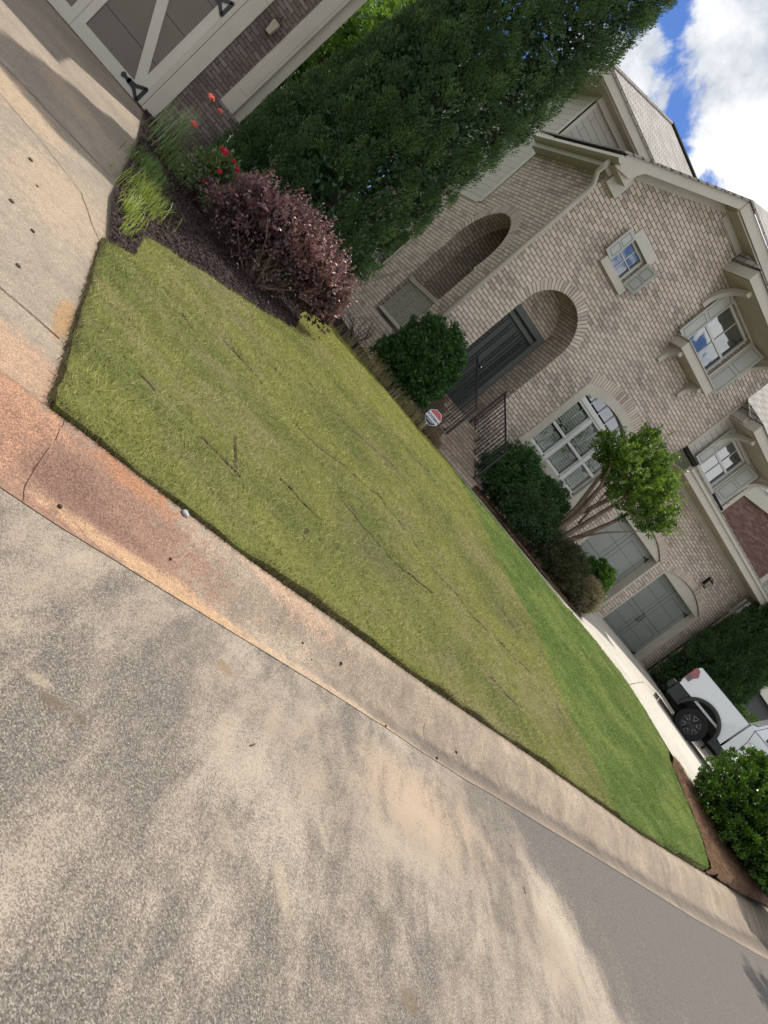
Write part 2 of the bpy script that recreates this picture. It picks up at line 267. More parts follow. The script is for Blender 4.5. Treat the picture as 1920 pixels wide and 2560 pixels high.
leafmat('blade_tan', (.16,.14,.07), (.34,.30,.16), .6, .3)
leafmat('blade_brown', (.09,.06,.035), (.26,.18,.11), .7, .2)
leafmat('needle', (.10,.055,.03), (.32,.20,.12), .8, .1)
leafmat('mulch_chip', (.018,.011,.010), (.075,.048,.042), .85, 0)
leafmat('petal_red', (.42,.006,.03), (.62,.02,.08), .5, .3)
leafmat('petal_pink', (.60,.10,.10), (.75,.25,.22), .5, .35)
mat('mulch_ground', (.035,.024,.021), .95, .15, var=.5, vscale=50, bump=1, bscale=60)
mat('straw_ground', (.14,.085,.055), .95, .15, var=.5, vscale=60, bump=1, bscale=70)
mat('soil', (.05,.033,.02), .95, .1, var=.4, vscale=60, bump=.8, bscale=60)
mat('field', (.09,.13,.035), .95, .1, var=.3, vscale=.6)
def attrmat(name, rough=.85, tr=.25):
    m = bpy.data.materials.new(name); m.use_nodes = True; nt = m.node_tree; p = nt.nodes['Principled BSDF']; o = nt.nodes['Material Output']
    a = N(nt, 'ShaderNodeAttribute', attribute_name='tint'); L(nt, a.outputs['Color'], p.inputs['Base Color']); p.inputs['Roughness'].default_value = rough; p.inputs['Specular IOR Level'].default_value = .2
    if tr:
        t = N(nt, 'ShaderNodeBsdfTranslucent'); L(nt, a.outputs['Color'], t.inputs[0]); x = N(nt, 'ShaderNodeMixShader'); x.inputs[0].default_value = tr
        L(nt, p.outputs[0], x.inputs[1]); L(nt, t.outputs[0], x.inputs[2]); L(nt, x.outputs[0], o.inputs[0])
    M[name] = m
attrmat('grass_blade', .7, .3); attrmat('sod', .95, 0)
# ---------------------------------------------------------------- building helpers
def tag(o, label=None, cat=None, group=None, kind=None):
    if label: o['label'] = label
    if cat: o['category'] = cat
    if group: o['group'] = group
    if kind: o['kind'] = kind
    return o
def thing(name, label, cat, loc, rz=0, group=None):
    o = bpy.data.objects.new(name, None); o.empty_display_size = .2; C.objects.link(o)
    o.location = loc; o.rotation_euler = (0, 0, rz)
    return tag(o, label, cat, group)
class MB:
    def __init__(s): s.v = []; s.f = []; s.uv = {}
    def add(s, vs, fs, uvs=None):
        b = len(s.v); s.v += [tuple(map(float, p)) for p in vs]
        for k, f in enumerate(fs):
            if uvs: s.uv[len(s.f)] = uvs[k]
            s.f.append(tuple(b+i for i in f))
        return s
    def box(s, x0, x1, y0, y1, z0, z1):
        x0, x1 = sorted((x0, x1)); y0, y1 = sorted((y0, y1)); z0, z1 = sorted((z0, z1))
        return s.add([(x0,y0,z0),(x1,y0,z0),(x1,y1,z0),(x0,y1,z0),(x0,y0,z1),(x1,y0,z1),(x1,y1,z1),(x0,y1,z1)], [(0,3,2,1),(4,5,6,7),(0,1,5,4),(1,2,6,5),(2,3,7,6),(3,0,4,7)])
    def quad(s, *p): return s.add(p, [tuple(range(len(p)))])
    def prism(s, poly, f0, f1):
        # poly: 2d outline; f0/f1 map (a,b) -> 3d on the two caps
        n = len(poly); A = [f0(*p) for p in poly]; B = [f1(*p) for p in poly]
        tris = tessellate_polygon([[Vector((*p, 0)) for p in poly]])
        fs = [tuple(t) for t in tris]+[tuple(n+i for i in reversed(t)) for t in tris]+[(i, (i+1) % n, n+(i+1) % n, n+i) for i in range(n)]
        return s.add(A+B, fs)
    def py(s, poly, y0, y1): return s.prism(poly, lambda a, b: (a, y0, b), lambda a, b: (a, y1, b))
    def px(s, poly, x0, x1): return s.prism(poly, lambda a, b: (x0, a, b), lambda a, b: (x1, a, b))
    def pz(s, poly, z0, z1): return s.prism(poly, lambda a, b: (a, b, z0), lambda a, b: (a, b, z1))
    def tube(s, pts, rad, seg=8, cap=True):
        pts = [Vector(p) for p in pts]; n = len(pts)
        if not hasattr(rad, '__len__'): rad = [rad]*n
        vs = []; up = Vector((.03, .02, 1))
        for i, p in enumerate(pts):
            t = (pts[min(i+1, n-1)]-pts[max(i-1, 0)]).normalized()
            a = t.cross(up if abs(t.z) < .95 else Vector((1, 0, 0))).normalized(); b = t.cross(a)
            for k in range(seg):
                w = 2*math.pi*k/seg; vs.append(p+(a*math.cos(w)+b*math.sin(w))*rad[i])
        fs = [(i*seg+k, i*seg+(k+1) % seg, (i+1)*seg+(k+1) % seg, (i+1)*seg+k) for i in range(n-1) for k in range(seg)]
        if cap: fs += [tuple(reversed(range(seg))), tuple((n-1)*seg+k for k in range(seg))]
        return s.add(vs, fs)
    def lathe(s, prof, c, axis='y', seg=32):
        # prof: (r, h) pairs; axis y or z through c
        vs = []
        for r, h in prof:
            for k in range(seg):
                w = 2*math.pi*k/seg
                vs.append((c[0]+r*math.cos(w), c[1]+h, c[2]+r*math.sin(w)) if axis == 'y' else (c[0]+r*math.cos(w), c[1]+r*math.sin(w), c[2]+h))
        n = len(prof)
        return s.add(vs, [(i*seg+k, i*seg+(k+1) % seg, (i+1)*seg+(k+1) % seg, (i+1)*seg+k) for i in range(n-1) for k in range(seg)])
    def build(s, name, m, parent=None, smooth=False, bevel=0, root=None):
        me = bpy.data.meshes.new(name); me.from_pydata(s.v, [], s.f); me.update()
        uv = me.uv_layers.new(name='UVMap')
        for p in me.polygons:
            if p.index in s.uv:
                for k, li in enumerate(p.loop_indices): uv.data[li].uv = s.uv[p.index][k]
                continue
            n = p.normal; ax = max(range(3), key=lambda i: abs(n[i]))
            if abs(n.z) > .3 and ax != 2 or ax == 2:
                ax = 3
            for li in p.loop_indices:
                q = me.vertices[me.loops[li].vertex_index].co
                if ax == 0: u = (q.y, q.z)
                elif ax == 1: u = (q.x, q.z)
                else:
                    sl = 1/max(abs(n.z), .3)
                    u = (q.x, q.y*sl) if abs(n.y) >= abs(n.x) else (q.y, q.x*sl)
                uv.data[li].uv = u
        if root is not None:
            me.transform(Matrix.Translation(-Vector(root)))
        o = bpy.data.objects.new(name, me); C.objects.link(o)
        if m: me.materials.append(M[m] if isinstance(m, str) else m)
        if parent:
            o.parent = parent
        if smooth:
            for p in me.polygons: p.use_smooth = True
        if bevel:
            bm = o.modifiers.new('bevel', 'BEVEL'); bm.width = bevel; bm.segments = 2; bm.limit_method = 'ANGLE'; bm.angle_limit = R(40)
        return o
def raw_mesh(name, V, F, m, parent=None, rnd=None, tint=None, root=None, smooth=False):
    V = np.asarray(V, np.float32); F = np.asarray(F, np.int32); k = F.shape[1]
    if root is not None: V = V-np.asarray(root, np.float32)
    me = bpy.data.meshes.new(name); me.vertices.add(len(V)); me.vertices.foreach_set('co', V.ravel())
    me.loops.add(F.size); me.loops.foreach_set('vertex_index', F.ravel())
    me.polygons.add(len(F)); me.polygons.foreach_set('loop_start', np.arange(0, F.size, k, dtype=np.int32)); me.polygons.foreach_set('loop_total', np.full(len(F), k, np.int32))
    me.update(calc_edges=True)
    if rnd is not None:
        a = me.attributes.new('rnd', 'FLOAT', 'FACE'); a.data.foreach_set('value', np.asarray(rnd, np.float32))
    if tint is not None:
        dom = 'FACE' if len(tint) == len(F) else 'POINT'
        a = me.attributes.new('tint', 'FLOAT_COLOR', dom); t = np.ones((len(tint), 4), np.float32); t[:, :3] = tint; a.data.foreach_set('color', t.ravel())
    if smooth: me.polygons.foreach_set('use_smooth', np.ones(len(F), bool))
    o = bpy.data.objects.new(name, me); C.objects.link(o); me.materials.append(M[m])
    if parent: o.parent = parent
    return o
def unit(v): return v/np.maximum(np.linalg.norm(v, axis=1, keepdims=True), 1e-9)
def leaves(name, P, D, ln, wd, m, parent=None, rnd=None, root=None):
    """one rhombic leaf per point P along direction D"""
    n = len(P); D = unit(D); T = unit(np.cross(D, rng.normal(size=(n, 3)))); 
    ln = np.broadcast_to(ln, (n,))[:, None]; wd = np.broadcast_to(wd, (n,))[:, None]
    B = np.cross(D, T)
    V = np.stack([P-D*ln*.5, P+T*wd*.5+B*wd*.12, P+D*ln*.5, P-T*wd*.5+B*wd*.12], 1).reshape(-1, 3)
    F = np.arange(4*n).reshape(n, 4)
    if rnd is None: rnd = rng.random(n)
    return raw_mesh(name, V, F, m, parent, rnd=rnd, root=root)
def sph(n): return unit(rng.normal(size=(n, 3)))
def value_noise(x, y, seed=0):
    xi = np.floor(x).astype(int); yi = np.floor(y).astype(int); fx = x-xi; fy = y-yi
    fx = fx*fx*(3-2*fx); fy = fy*fy*(3-2*fy)
    def h(a, b):
        t = (a*374761393+b*668265263+seed*974711) & 0x7fffffff; t = ((t ^ (t >> 13))*1274126177) & 0x7fffffff
        return ((t ^ (t >> 16)) & 0xffff)/65535.0
    return (h(xi, yi)*(1-fx)+h(xi+1, yi)*fx)*(1-fy)+(h(xi, yi+1)*(1-fx)+h(xi+1, yi+1)*fx)*fy
def fbm(x, y, s=1, o=4, seed=0):
    r = 0; a = .5; t = 0
    for k in range(o): r = r+a*value_noise(x*s, y*s, seed+k); t += a; a *= .55; s *= 2.1
    return r/t
# ---------------------------------------------------------------- the lie of the land
CURBX = [-12, .6, 2.0, 2.8, 3.9, 5.6, 8.5, 12.2, 16, 22, 40]; CURBY = [3.3, 3.3, 3.34, 3.43, 3.54, 3.78, 4.12, 4.75, 5.5, 6.8, 11]
ASPX = [-12, .9, 1.7, 2.6, 3.4, 4.2, 5.0, 5.9, 7.3, 9.5, 13.2, 18, 26, 40]; ASPY = [2.70, 2.71, 2.79, 2.88, 2.93, 2.97, 3.06, 3.15, 3.28, 3.47, 3.88, 4.6, 6.2, 10]
def sst(t): t = np.clip(t, 0, 1); return t*t*(3-2*t)
def g(X, Y):
    X = np.asarray(X, float); Y = np.asarray(Y, float)
    y0 = np.interp(X, CURBX, CURBY)
    a = -1.36+.56*np.clip((Y-y0)/(14-y0), 0, 1)
    yb = np.minimum(y0, 4.2)
    t = np.clip((Y-yb)/(10.5-yb), 0, 1); b = -1.36+.64*(1-(1-t)**1.5)
    w = sst((X-1)/5); z = a*(1-w)+b*w
    z = z+.22*sst((X-12)/4)*sst((Y-9.5)/4.5)+.07*sst((X-13)/1.5)*sst((Y-6.5)/2)
    z = z-.22*sst((X-20)/5)*sst((9-Y)/3)
    return np.where(Y < y0, -1.36-.14*np.clip((y0-Y)/.75, 0, 1), z)
def gz(x, y): return float(g(x, y))
def inside(px, py, poly):
    c = np.zeros(len(px), bool); n = len(poly)
    for i in range(n):
        x1, y1 = poly[i]; x2, y2 = poly[(i+1) % n]
        k = ((y1 > py) != (y2 > py)) & (px < (x2-x1)*(py-y1)/((y2-y1) if y2 != y1 else 1e-9)+x1); c ^= k
    return c
def densify(poly, step):
    out = []
    for i in range(len(poly)):
        a = np.array(poly[i]); b = np.array(poly[(i+1) % len(poly)]); n = max(1, int(np.linalg.norm(b-a)/step))
        out += [tuple(a+(b-a)*k/n) for k in range(n)]
    return out
def sheet(name, poly, off, step, m, jit=0, skirt=0, zf=None, parent=None, wob=0, tint=None):
    bd = densify(poly, step)
    if wob:
        b = np.array(bd); bd = [tuple(q) for q in b+np.stack([fbm(b[:, 0], b[:, 1], 5, 3, 3)-.5, fbm(b[:, 0], b[:, 1], 5, 3, 9)-.5], 1)*wob]
    xs = [p[0] for p in bd]; ys = [p[1] for p in bd]
    gx, gy = np.meshgrid(np.arange(min(xs), max(xs), step), np.arange(min(ys), max(ys), step)); gx = gx.ravel(); gy = gy.ravel()
    if len(gx):
        gx = gx+rng.uniform(-.2, .2, len(gx))*step; gy = gy+rng.uniform(-.2, .2, len(gy))*step
        k = inside(gx, gy, bd); gx = gx[k]; gy = gy[k]
    pts = [Vector(p) for p in bd]+[Vector((float(a), float(b))) for a, b in zip(gx, gy)]
    n = len(bd); r = delaunay_2d_cdt(pts, [], [list(range(n))], 1, 1e-5)
    P = np.array([(p.x, p.y) for p in r[0]]); z = (zf or g)(P[:, 0], P[:, 1])+off
    if jit: z = z+(fbm(P[:, 0], P[:, 1], 3.2, 4, 5)-.5)*jit
    mb = MB(); mb.add(np.column_stack([P, z]).tolist(), [tuple(f) for f in r[2]])
    if skirt:
        b = np.array(bd); zb = (zf or g)(b[:, 0], b[:, 1])+off
        if jit: zb = zb+(fbm(b[:, 0], b[:, 1], 3.2, 4, 5)-.5)*jit
        V = [(x, y, z_) for (x, y), z_ in zip(bd, zb)]+[(x, y, z_-skirt) for (x, y), z_ in zip(bd, zb)]
        mb.add(V, [(i, (i+1) % n, n+(i+1) % n, n+i) for i in range(n)])
    o = mb.build(name, m, parent)
    for p in o.data.polygons: p.use_smooth = True
    if tint is not None:
        co_ = np.empty(len(o.data.vertices)*3, np.float32); o.data.vertices.foreach_get('co', co_); co_ = co_.reshape(-1, 3)
        a = o.data.attributes.new('tint', 'FLOAT_COLOR', 'POINT'); t = np.ones((len(co_), 4), np.float32); t[:, :3] = tint(co_[:, 0], co_[:, 1]); a.data.foreach_set('color', t.ravel())
    return o
def below(X, Y): return g(X, Y)-.14
# wide terrain
o = sheet('ground', [(-150,2.2),(60,2.2),(160,30),(160,260),(-150,260)], -.16, 5, 'field', zf=lambda X, Y: g(X, Y)-.5*(1-sst((Y-14)/4))-.0); tag(o, kind='structure')
street = [(-60,-40),(70,-40),(70,14)]+[(x, y) for x, y in reversed(list(zip(ASPX, ASPY)))]+[(-60,2.7)]
o = sheet('street', street, -1.5, .5 if False else 2.0, 'asphalt', zf=lambda X, Y: X*0); tag(o, kind='structure')
# rolled kerb and gutter
def curb():
    xs = np.concatenate([np.arange(-12, 14, .12), np.arange(14, 40, .6)]); prof = [(0, -1.496), (.04, -1.508), (.30, -1.528), (.48, -1.505), (.70, -1.405), (.84, -1.374), (1.0, -1.366), (1.0, -1.5)]
    ya = np.interp(xs, ASPX, ASPY)-.01+(fbm(xs, xs*0, 1.3, 3)-.5)*.03; yb = np.interp(xs, CURBX, CURBY)
    V = []; 
    for t, z in prof: V.append(np.column_stack([xs, ya+(yb-ya)*t, np.full(len(xs), z)]))
    V = np.concatenate(V); n = len(xs); F = [(k*n+i, k*n+i+1, (k+1)*n+i+1, (k+1)*n+i) for k in range(len(prof)-1) for i in range(n-1)]
    UV = np.concatenate([np.column_stack([xs, np.full(n, t)]) for t, z in prof]); mb = MB(); mb.add(V.tolist(), F, [[tuple(UV[i]) for i in f] for f in F]); o = mb.build('kerb', 'concrete_curb', smooth=True); tag(o, kind='structure')
    # contraction joints
    js = MB()
    for x in (-2.5, .78, 3.85, 5.45, 9.25, 12.4, 15.6):
        a = float(np.interp(x, ASPX, ASPY)); b = float(np.interp(x, CURBX, CURBY)); path = []
        for i in range(12):
            t = i/11; z = float(np.interp(t, [p[0] for p in prof[:7]], [p[1] for p in prof[:7]])); path.append((x+(random.random()-.5)*.006+.02*t, a+(b-a)*t, z+.002))
        for i in range(11):
            p, q = path[i], path[i+1]; w = .0017; js.quad((p[0]-w, p[1], p[2]), (p[0]+w, p[1], p[2]), (q[0]+w, q[1], q[2]), (q[0]-w, q[1], q[2]))
    js.build('joint', 'soil', o)
curb()
# left driveway
DRV = [(-6,3.3),(.74,3.3),(.74,4.6),(.80,6.1),(.80,7.4),(.84,9.0),(.86,11.0),(.86,14.2),(-6,14.2)]
def gd(X, Y): return g(np.minimum(X, .7), Y)
drive = sheet('driveway', DRV, -.012, .35, 'concrete_drive', zf=gd); tag(drive, kind='structure')
js = MB()
def strip(mb, pts, w, off, zf=g, n=14, wob=.02, gap=0):
    P = []
    for i in range(len(pts)-1):
        for k in range(n): P.append(np.array(pts[i])*(1-k/n)+np.array(pts[i+1])*k/n)
    P.append(np.array(pts[-1])); P = np.array(P)
    P = P+np.stack([fbm(P[:, 0]+7, P[:, 1], 6, 3)-.5, fbm(P[:, 0], P[:, 1]+3, 6, 3)-.5], 1)*wob
    T = unit(np.column_stack([np.gradient(P[:, 0]), np.gradient(P[:, 1]), np.zeros(len(P))]))
    for i in range(len(P)-1):
        if gap and float(value_noise(np.array([P[i][0]*7]), np.array([P[i][1]*7]), 5)[0]) < gap: continue
        wa, wb = (w*(.5+random.random()*.8) for _ in range(2)); a = P[i]; b = P[i+1]; na = np.array([-T[i,1], T[i,0]]); nb = np.array([-T[i+1,1], T[i+1,0]])
        q = [a-na*wa/2, a+na*wa/2, b+nb*wb/2, b-nb*wb/2]; mb.quad(*[(p[0], p[1], float(zf(p[0], p[1]))+off) for p in q])
strip(js, [(-6,8.05),(.62,8.15)], .014, -.007, gd, 40); strip(js, [(-6,4.09),(.66,4.03)], .010, -.007, gd, 40)
strip(js, [(-1.2,7.3),(-.4,7.2),(.1,7.0),(.45,6.75),(.6,6.3),(.68,6.12)], .007, -.007, gd)
js.build('crack', 'soil', drive)
# right driveway and front walk (one pour)
DR = [(14.1,14.05),(14.0,12.3),(13.4,11.0),(12.7,10.85),(11.5,11.05),(10.85,11.4),(10.3,11.95),(9.5,12.2),(8.0,12.06),(7.85,11.75),(8.3,11.7),(9.2,11.5),(9.9,11.0),(10.5,10.55),(11.2,10.25),(12.2,10.15),(13.1,10.0),(13.65,9.5),(13.72,8.9),(13.8,8.3),(13.95,7.6),(14.7,6.9),(16,6.3),(18,5.9),(24,7.3),(26,8.6),(24.5,10.5),(22,11.6),(21.3,12.4),(21.2,14.05)]
dw = sheet('driveway_right', DR, .004, .4, 'concrete_walk'); dw.name = 'concrete_drive'; tag(dw, kind='structure')
js = MB(); strip(js, [(13.75,9.2),(17,11.2),(21,12.2)], .012, .009, g, 20); strip(js, [(13.9,10.9),(14.2,8.6)], .01, .009, g, 12); js.build('joint', 'soil', dw)
LAWN = [(.72,3.32),(1.5,3.33),(2.0,3.36),(2.8,3.45),(3.9,3.56),(5.6,3.80),(7,3.96),(8.5,4.11),(10.3,4.42),(11.6,4.64),(11.75,4.75),(12.3,5.35),(12.9,6.4),(13.1,6.95),(13.75,7.6),(13.72,8.3),(13.64,8.9),(13.58,9.45),(13.05,9.93),(12.2,10.08),(11.2,10.18),(10.45,10.48),(9.85,10.93),(9.15,11.43),(8.3,11.63),(7.8,11.72),(7.0,11.9),(6.3,11.97),(5.6,12.1),(5.1,12.4),(4.85,13.1),(4.7,14.2),(4.3,14.2),(4.15,13.0),(4.0,11.9),(3.6,10.2),(3.41,9.45),(3.23,9.13),(2.7,8.66),(2.17,8.25),(1.9,8.08),(1.57,7.75),(1.33,7.59),(1.15,7.36),(1.03,7.06),(.99,6.42),(.85,6.28),(.72,6.1)]
def turf(X, Y):
    a = fbm(X*1.0, Y*1.5, 1.1, 4, 1); b = fbm(X, Y*1.3, 4.5, 3, 8); c = fbm(X*1.1, Y*1.5, .55, 3, 21)
    olive = np.array([.250,.262,.066]); straw = np.array([.33,.285,.15]); deep = np.array([.175,.205,.050]); grey = np.array([.20,.185,.11])
    t = np.clip((a-.30)/.30, 0, 1)[:, None]; col = deep*(1-t)+olive*t
    s = np.clip((b*.6+c*.7-.70)/.16, 0, 1)[:, None]*.6; col = col*(1-s)+straw*s
    s = np.clip((.36-c)/.10, 0, 1)[:, None]*.4; col = col*(1-s)+grey*s
    yel = np.clip((Y-7.5)/4, 0, 1)[:, None]*np.array([.055,.055,-.008]); col = col+yel
    # newer turf to the right of the sod seam
    xs = 7.6+.12*np.sin(Y*2.1)+np.clip((Y-9)/3, 0, 1)*.6
    w = np.clip((X-xs)/.10, 0, 1)[:, None]
    tt = np.clip((a*.6+b*.5-.45)/.25, 0, 1)[:, None]
    fresh = np.array([.125,.195,.036])*(1-tt)+np.array([.215,.285,.07])*tt
    return col*(1-w)+fresh*w
lawn = sheet('lawn', LAWN, .022, .12, 'sod', jit=.05, skirt=.10, wob=.07, tint=lambda X, Y: turf(X, Y)*.42); tag(lawn, kind='structure')
SEAMS = [[(1.28,6.25),(1.6,5.9)],[(1.9,6.4),(2.3,6.35),(2.55,6.15)],[(2.75,5.95),(3.1,5.9),(4.1,6.05),(4.35,5.75),(4.65,5.58)],[(1.98,4.65),(1.95,4.2)],[(1.12,4.35),(1.6,4.25),(1.84,4.16),(2.2,4.1)],[(3.2,7.6),(3.9,7.2),(4.6,7.3),(5.4,6.8)],[(4.7,8.9),(5.6,8.5),(6.4,8.6),(7.0,8.2)],[(4.7,5.5),(5.6,5.2),(6.4,5.25),(7.4,4.9)],[(3.2,5.2),(3.9,4.9),(4.5,4.95)],[(2.4,4.6),(2.9,4.5)],[(5.5,10.2),(6.6,9.8),(7.6,10.0)],[(3.0,6.9),(2.6,7.0)],[(6.2,6.3),(6.9,5.9)],[(2.6,4.1),(2.75,4.35),(3.0,4.3)],[(5.0,4.4),(5.8,4.35)]]
def seam_d(X, Y):
    d = np.full(len(X), 9.0)
    for s in SEAMS:
        for (x1, y1), (x2, y2) in zip(s[:-1], s[1:]):
            vx, vy = x2-x1, y2-y1; t = np.clip(((X-x1)*vx+(Y-y1)*vy)/(vx*vx+vy*vy), 0, 1); d = np.minimum(d, np.hypot(X-x1-t*vx, Y-y1-t*vy))
    return d
def lawn_z(X, Y): return g(X, Y)+.022+(fbm(X, Y, 3.2, 4, 5)-.5)*.05
js = MB()
for s in SEAMS: strip(js, s, .026, .006, lambda a, b: float(lawn_z(np.array([a]), np.array([b]))[0]), 12, wob=.07, gap=.36)
js.build('sod_seam', 'soil', lawn)
def grass():
    n = 1150000; X = rng.uniform(.7, 14, n); Y = rng.uniform(3.3, 14, n)
    keep = rng.random(n) < np.clip(1.25-.095*(Y-3.3)-.03*np.maximum(X-4, 0), .22, 1)
    X = X[keep]; Y = Y[keep]; k = inside(X, Y, LAWN); X = X[k]; Y = Y[k]
    wx = (fbm(X+7, Y, 6, 3)-.5)*.07; wy = (fbm(X, Y+3, 6, 3)-.5)*.07; dd = seam_d(X-wx, Y-wy); k = dd > .042*(value_noise(X*5, Y*5, 2)*1.6-.35); X = X[k]; Y = Y[k]
    n = len(X); Z = lawn_z(X, Y)-.004
    far = 1+.10*np.clip(Y-5, 0, 9)
    patch = fbm(X*1.3, Y*2, 2.0, 3, 31)
    h = (.011+.024*rng.random(n))*(1+.5*(patch-.5))*(.6+.9*fbm(X, Y, 9.0, 3, 55))*(.85+.15*far); w = .0035*(1+.5*rng.random(n))*far
    an = rng.uniform(0, 2*np.pi, n); ln = rng.uniform(.3, 1.7, n)*h
    dx = np.cos(an); dy = np.sin(an); P = np.column_stack([X, Y, Z])
    T = np.column_stack([-dy, dx, np.zeros(n)])*(w/2)[:, None]
    top = P+np.column_stack([dx*ln, dy*ln, h])
    V = np.stack([P-T, P+T, top], 1).reshape(-1, 3); F = np.arange(3*n).reshape(n, 3)
    cl = fbm(X, Y, 9.0, 3, 55); col = turf(X+rng.normal(size=n)*.05, Y+rng.normal(size=n)*.05)*((.50+.85*rng.random(n))*(.62+.80*cl))[:, None]
    dry = rng.random(n) < np.where(X < 7.6, .22, .07); col[dry] = np.array([.42,.37,.18])*(.6+.6*rng.random(dry.sum()))[:, None]
    o = raw_mesh('grass', V, F, 'grass_blade', tint=np.clip(col, 0, 1)); tag(o, 'short mown turf grass, olive and straw coloured with a greener strip at the right', 'grass', kind='stuff')
    # overhanging edge tufts along the kerb and driveway
    P = np.array(densify(LAWN, .004)); P = P[(P[:, 1] < 6.3) & ((P[:, 0] < .9) | (P[:, 1] < np.interp(P[:, 0], CURBX, CURBY)+.15))]
    P = np.repeat(P, 3, 0); n = len(P); P = P+rng.normal(size=(n, 2))*.012; n = len(P)
    an = rng.uniform(0, 2*np.pi, n); h = .012+.055*rng.random(n)*fbm(P[:, 0], P[:, 1], 4, 2, 2); ln = rng.uniform(.2, 1.3, n)*h
    B = np.column_stack([P, lawn_z(P[:, 0], P[:, 1])-.03]); T = np.column_stack([-np.sin(an), np.cos(an), 0*an])*.0025
    V = np.stack([B-T, B+T, B+np.column_stack([np.cos(an)*ln, np.sin(an)*ln, h+.02])], 1).reshape(-1, 3)
    col = np.array([.14,.12,.06])*(.35+.9*rng.random(n))[:, None]
    o = raw_mesh('edge_grass', V, np.arange(3*n).reshape(n, 3), 'grass_blade', tint=col); tag(o, 'dry brown grass fringe overhanging the kerb edge', 'grass', kind='stuff')
grass()
# planting beds
BED1 = [(.76,6.13),(.85,6.28),(.99,6.42),(1.03,7.06),(1.15,7.36),(1.33,7.59),(1.57,7.75),(1.9,8.08),(2.17,8.25),(2.7,8.66),(3.23,9.13),(3.41,9.45),(3.6,10.2),(4.0,11.9),(4.15,13),(4.3,14.2),(4.3,16),(1.8,16),(1.8,14.05),(.72,14.05),(.76,11),(.70,9),(.67,7.4)]
BED2 = [(4.85,13.1),(5.1,12.4),(5.6,12.1),(6.3,11.97),(7.0,11.9),(7.9,11.8),(8.0,12.06),(8.0,14.02),(6.95,14.02),(6.95,22),(4.3,22),(4.7,14.2)]
BED3 = [(9.4,12.2),(10.3,11.95),(10.85,11.4),(11.5,11.05),(12.7,10.85),(13.35,11.0),(13.9,12.3),(14.0,14.02),(9.4,14.02)]
BED4 = [(11.6,4.62),(11.8,4.7),(12.35,5.35),(12.95,6.4),(13.15,6.95),(13.9,7.5),(14.7,6.8),(16,6.2),(18,5.8),(18,5.9),(17,5.7),(15.5,5.38),(14,5.05),(12.2,4.75)]
def bed(name, poly, m, chip, n, ln, wd, lab, up=.25, off=.03):
    b = sheet(name, poly, off, .15, m, jit=.05); tag(b, kind='structure')
    xs = [p[0] for p in poly]; ys = [p[1] for p in poly]; X = rng.uniform(min(xs), max(xs), n*2); Y = rng.uniform(min(ys), max(ys), n*2); k = inside(X, Y, poly)
    X = X[k][:n]; Y = Y[k][:n]; P = np.column_stack([X, Y, g(X, Y)+off+.008+(fbm(X, Y, 3.2, 4, 5)-.5)*.05+rng.random(len(X))*.02]); D = rng.normal(size=P.shape); D[:, 2] *= up
    o = leaves(name+'_litter', P, D, ln*(.5+rng.random(len(P))), wd, chip); tag(o, lab, 'ground cover', kind='stuff')
bed('mulch_bed', BED1, 'mulch_ground', 'mulch_chip', 70000, .05, .011, 'dark shredded bark mulch of the bed beside the left driveway')
bed('house_bed', BED2, 'mulch_ground', 'mulch_chip', 9000, .05, .014, 'dark mulch of the bed in front of the side arch')
bed('shrub_bed', BED3, 'straw_ground', 'needle', 12000, .08, .006, 'reddish brown pine straw under the shrubs beside the front walk')
bed('straw_bed', BED4, 'straw_ground', 'needle', 22000, .13, .004, 'pine straw around the big rounded shrub by the kerb')
# ---------------------------------------------------------------- generic house parts
def arc(cx, cz, r, a0, a1, n=24): return [(cx+r*math.cos(R(a0+(a1-a0)*i/n)), cz+r*math.sin(R(a0+(a1-a0)*i/n))) for i in range(n+1)]
def seg_arch(x0, x1, zs, rise, n=16):
    w = (x1-x0)/2; r = (w*w+rise*rise)/(2*rise); cx = (x0+x1)/2; cz = zs+rise-r; a = math.degrees(math.asin(w/r))
    return [(cx+r*math.sin(R(-a+2*a*i/n)), cz+r*math.cos(R(-a+2*a*i/n))) for i in range(n+1)], (cx, cz, r, a)
def wall_xz(mb, outer, holes, y, thick=.0, reveal=.25, flip=False, plane='y', rev=None):
    polys = [[Vector((*p, 0)) for p in outer]]+[[Vector((*p, 0)) for p in h] for h in holes]
    pts = [p for q in polys for p in q]; f = lambda a, b, d=0: (a, y+d, b) if plane == 'y' else (y+d, a, b)
    mb.add([f(p.x, p.y) for p in pts], [tuple(t) for t in tessellate_polygon(polys)])
    for k, h in enumerate(holes):
        d = rev[k] if rev else reveal; n = len(h)
        ac = 0; us = [0]
        for i in range(n): ac += math.dist(h[i], h[(i+1) % n]); us.append(ac)
        mb.add([f(*p) for p in h]+[f(*p, d) for p in h], [(i, (i+1) % n, n+(i+1) % n, n+i) for i in range(n)], [[(0, us[i]), (0, us[i+1]), (d, us[i+1]), (d, us[i])] for i in range(n)])
def ring(mb, cx, cz, r0, r1, a0, a1, y, plane='y', proud=.006, n=40):
    # radial brick-on-edge ring; a measured from +x axis
    for i in range(n):
        a, b = R(a0+(a1-a0)*i/n), R(a0+(a1-a0)*(i+1)/n); rm = (r0+r1)/2
        P = [(cx+r*math.cos(t), cz+r*math.sin(t)) for r, t in ((r0, a), (r1, a), (r1, b), (r0, b))]
        f = (lambda p: (p[0], y-proud, p[1])) if plane == 'y' else (lambda p: (y-proud, p[0], p[1]))
        mb.add([f(p) for p in P], [(0, 1, 2, 3)], [[(.003, a*rm), (.003+(r1-r0), a*rm), (.003+(r1-r0), b*rm), (.003, b*rm)]])
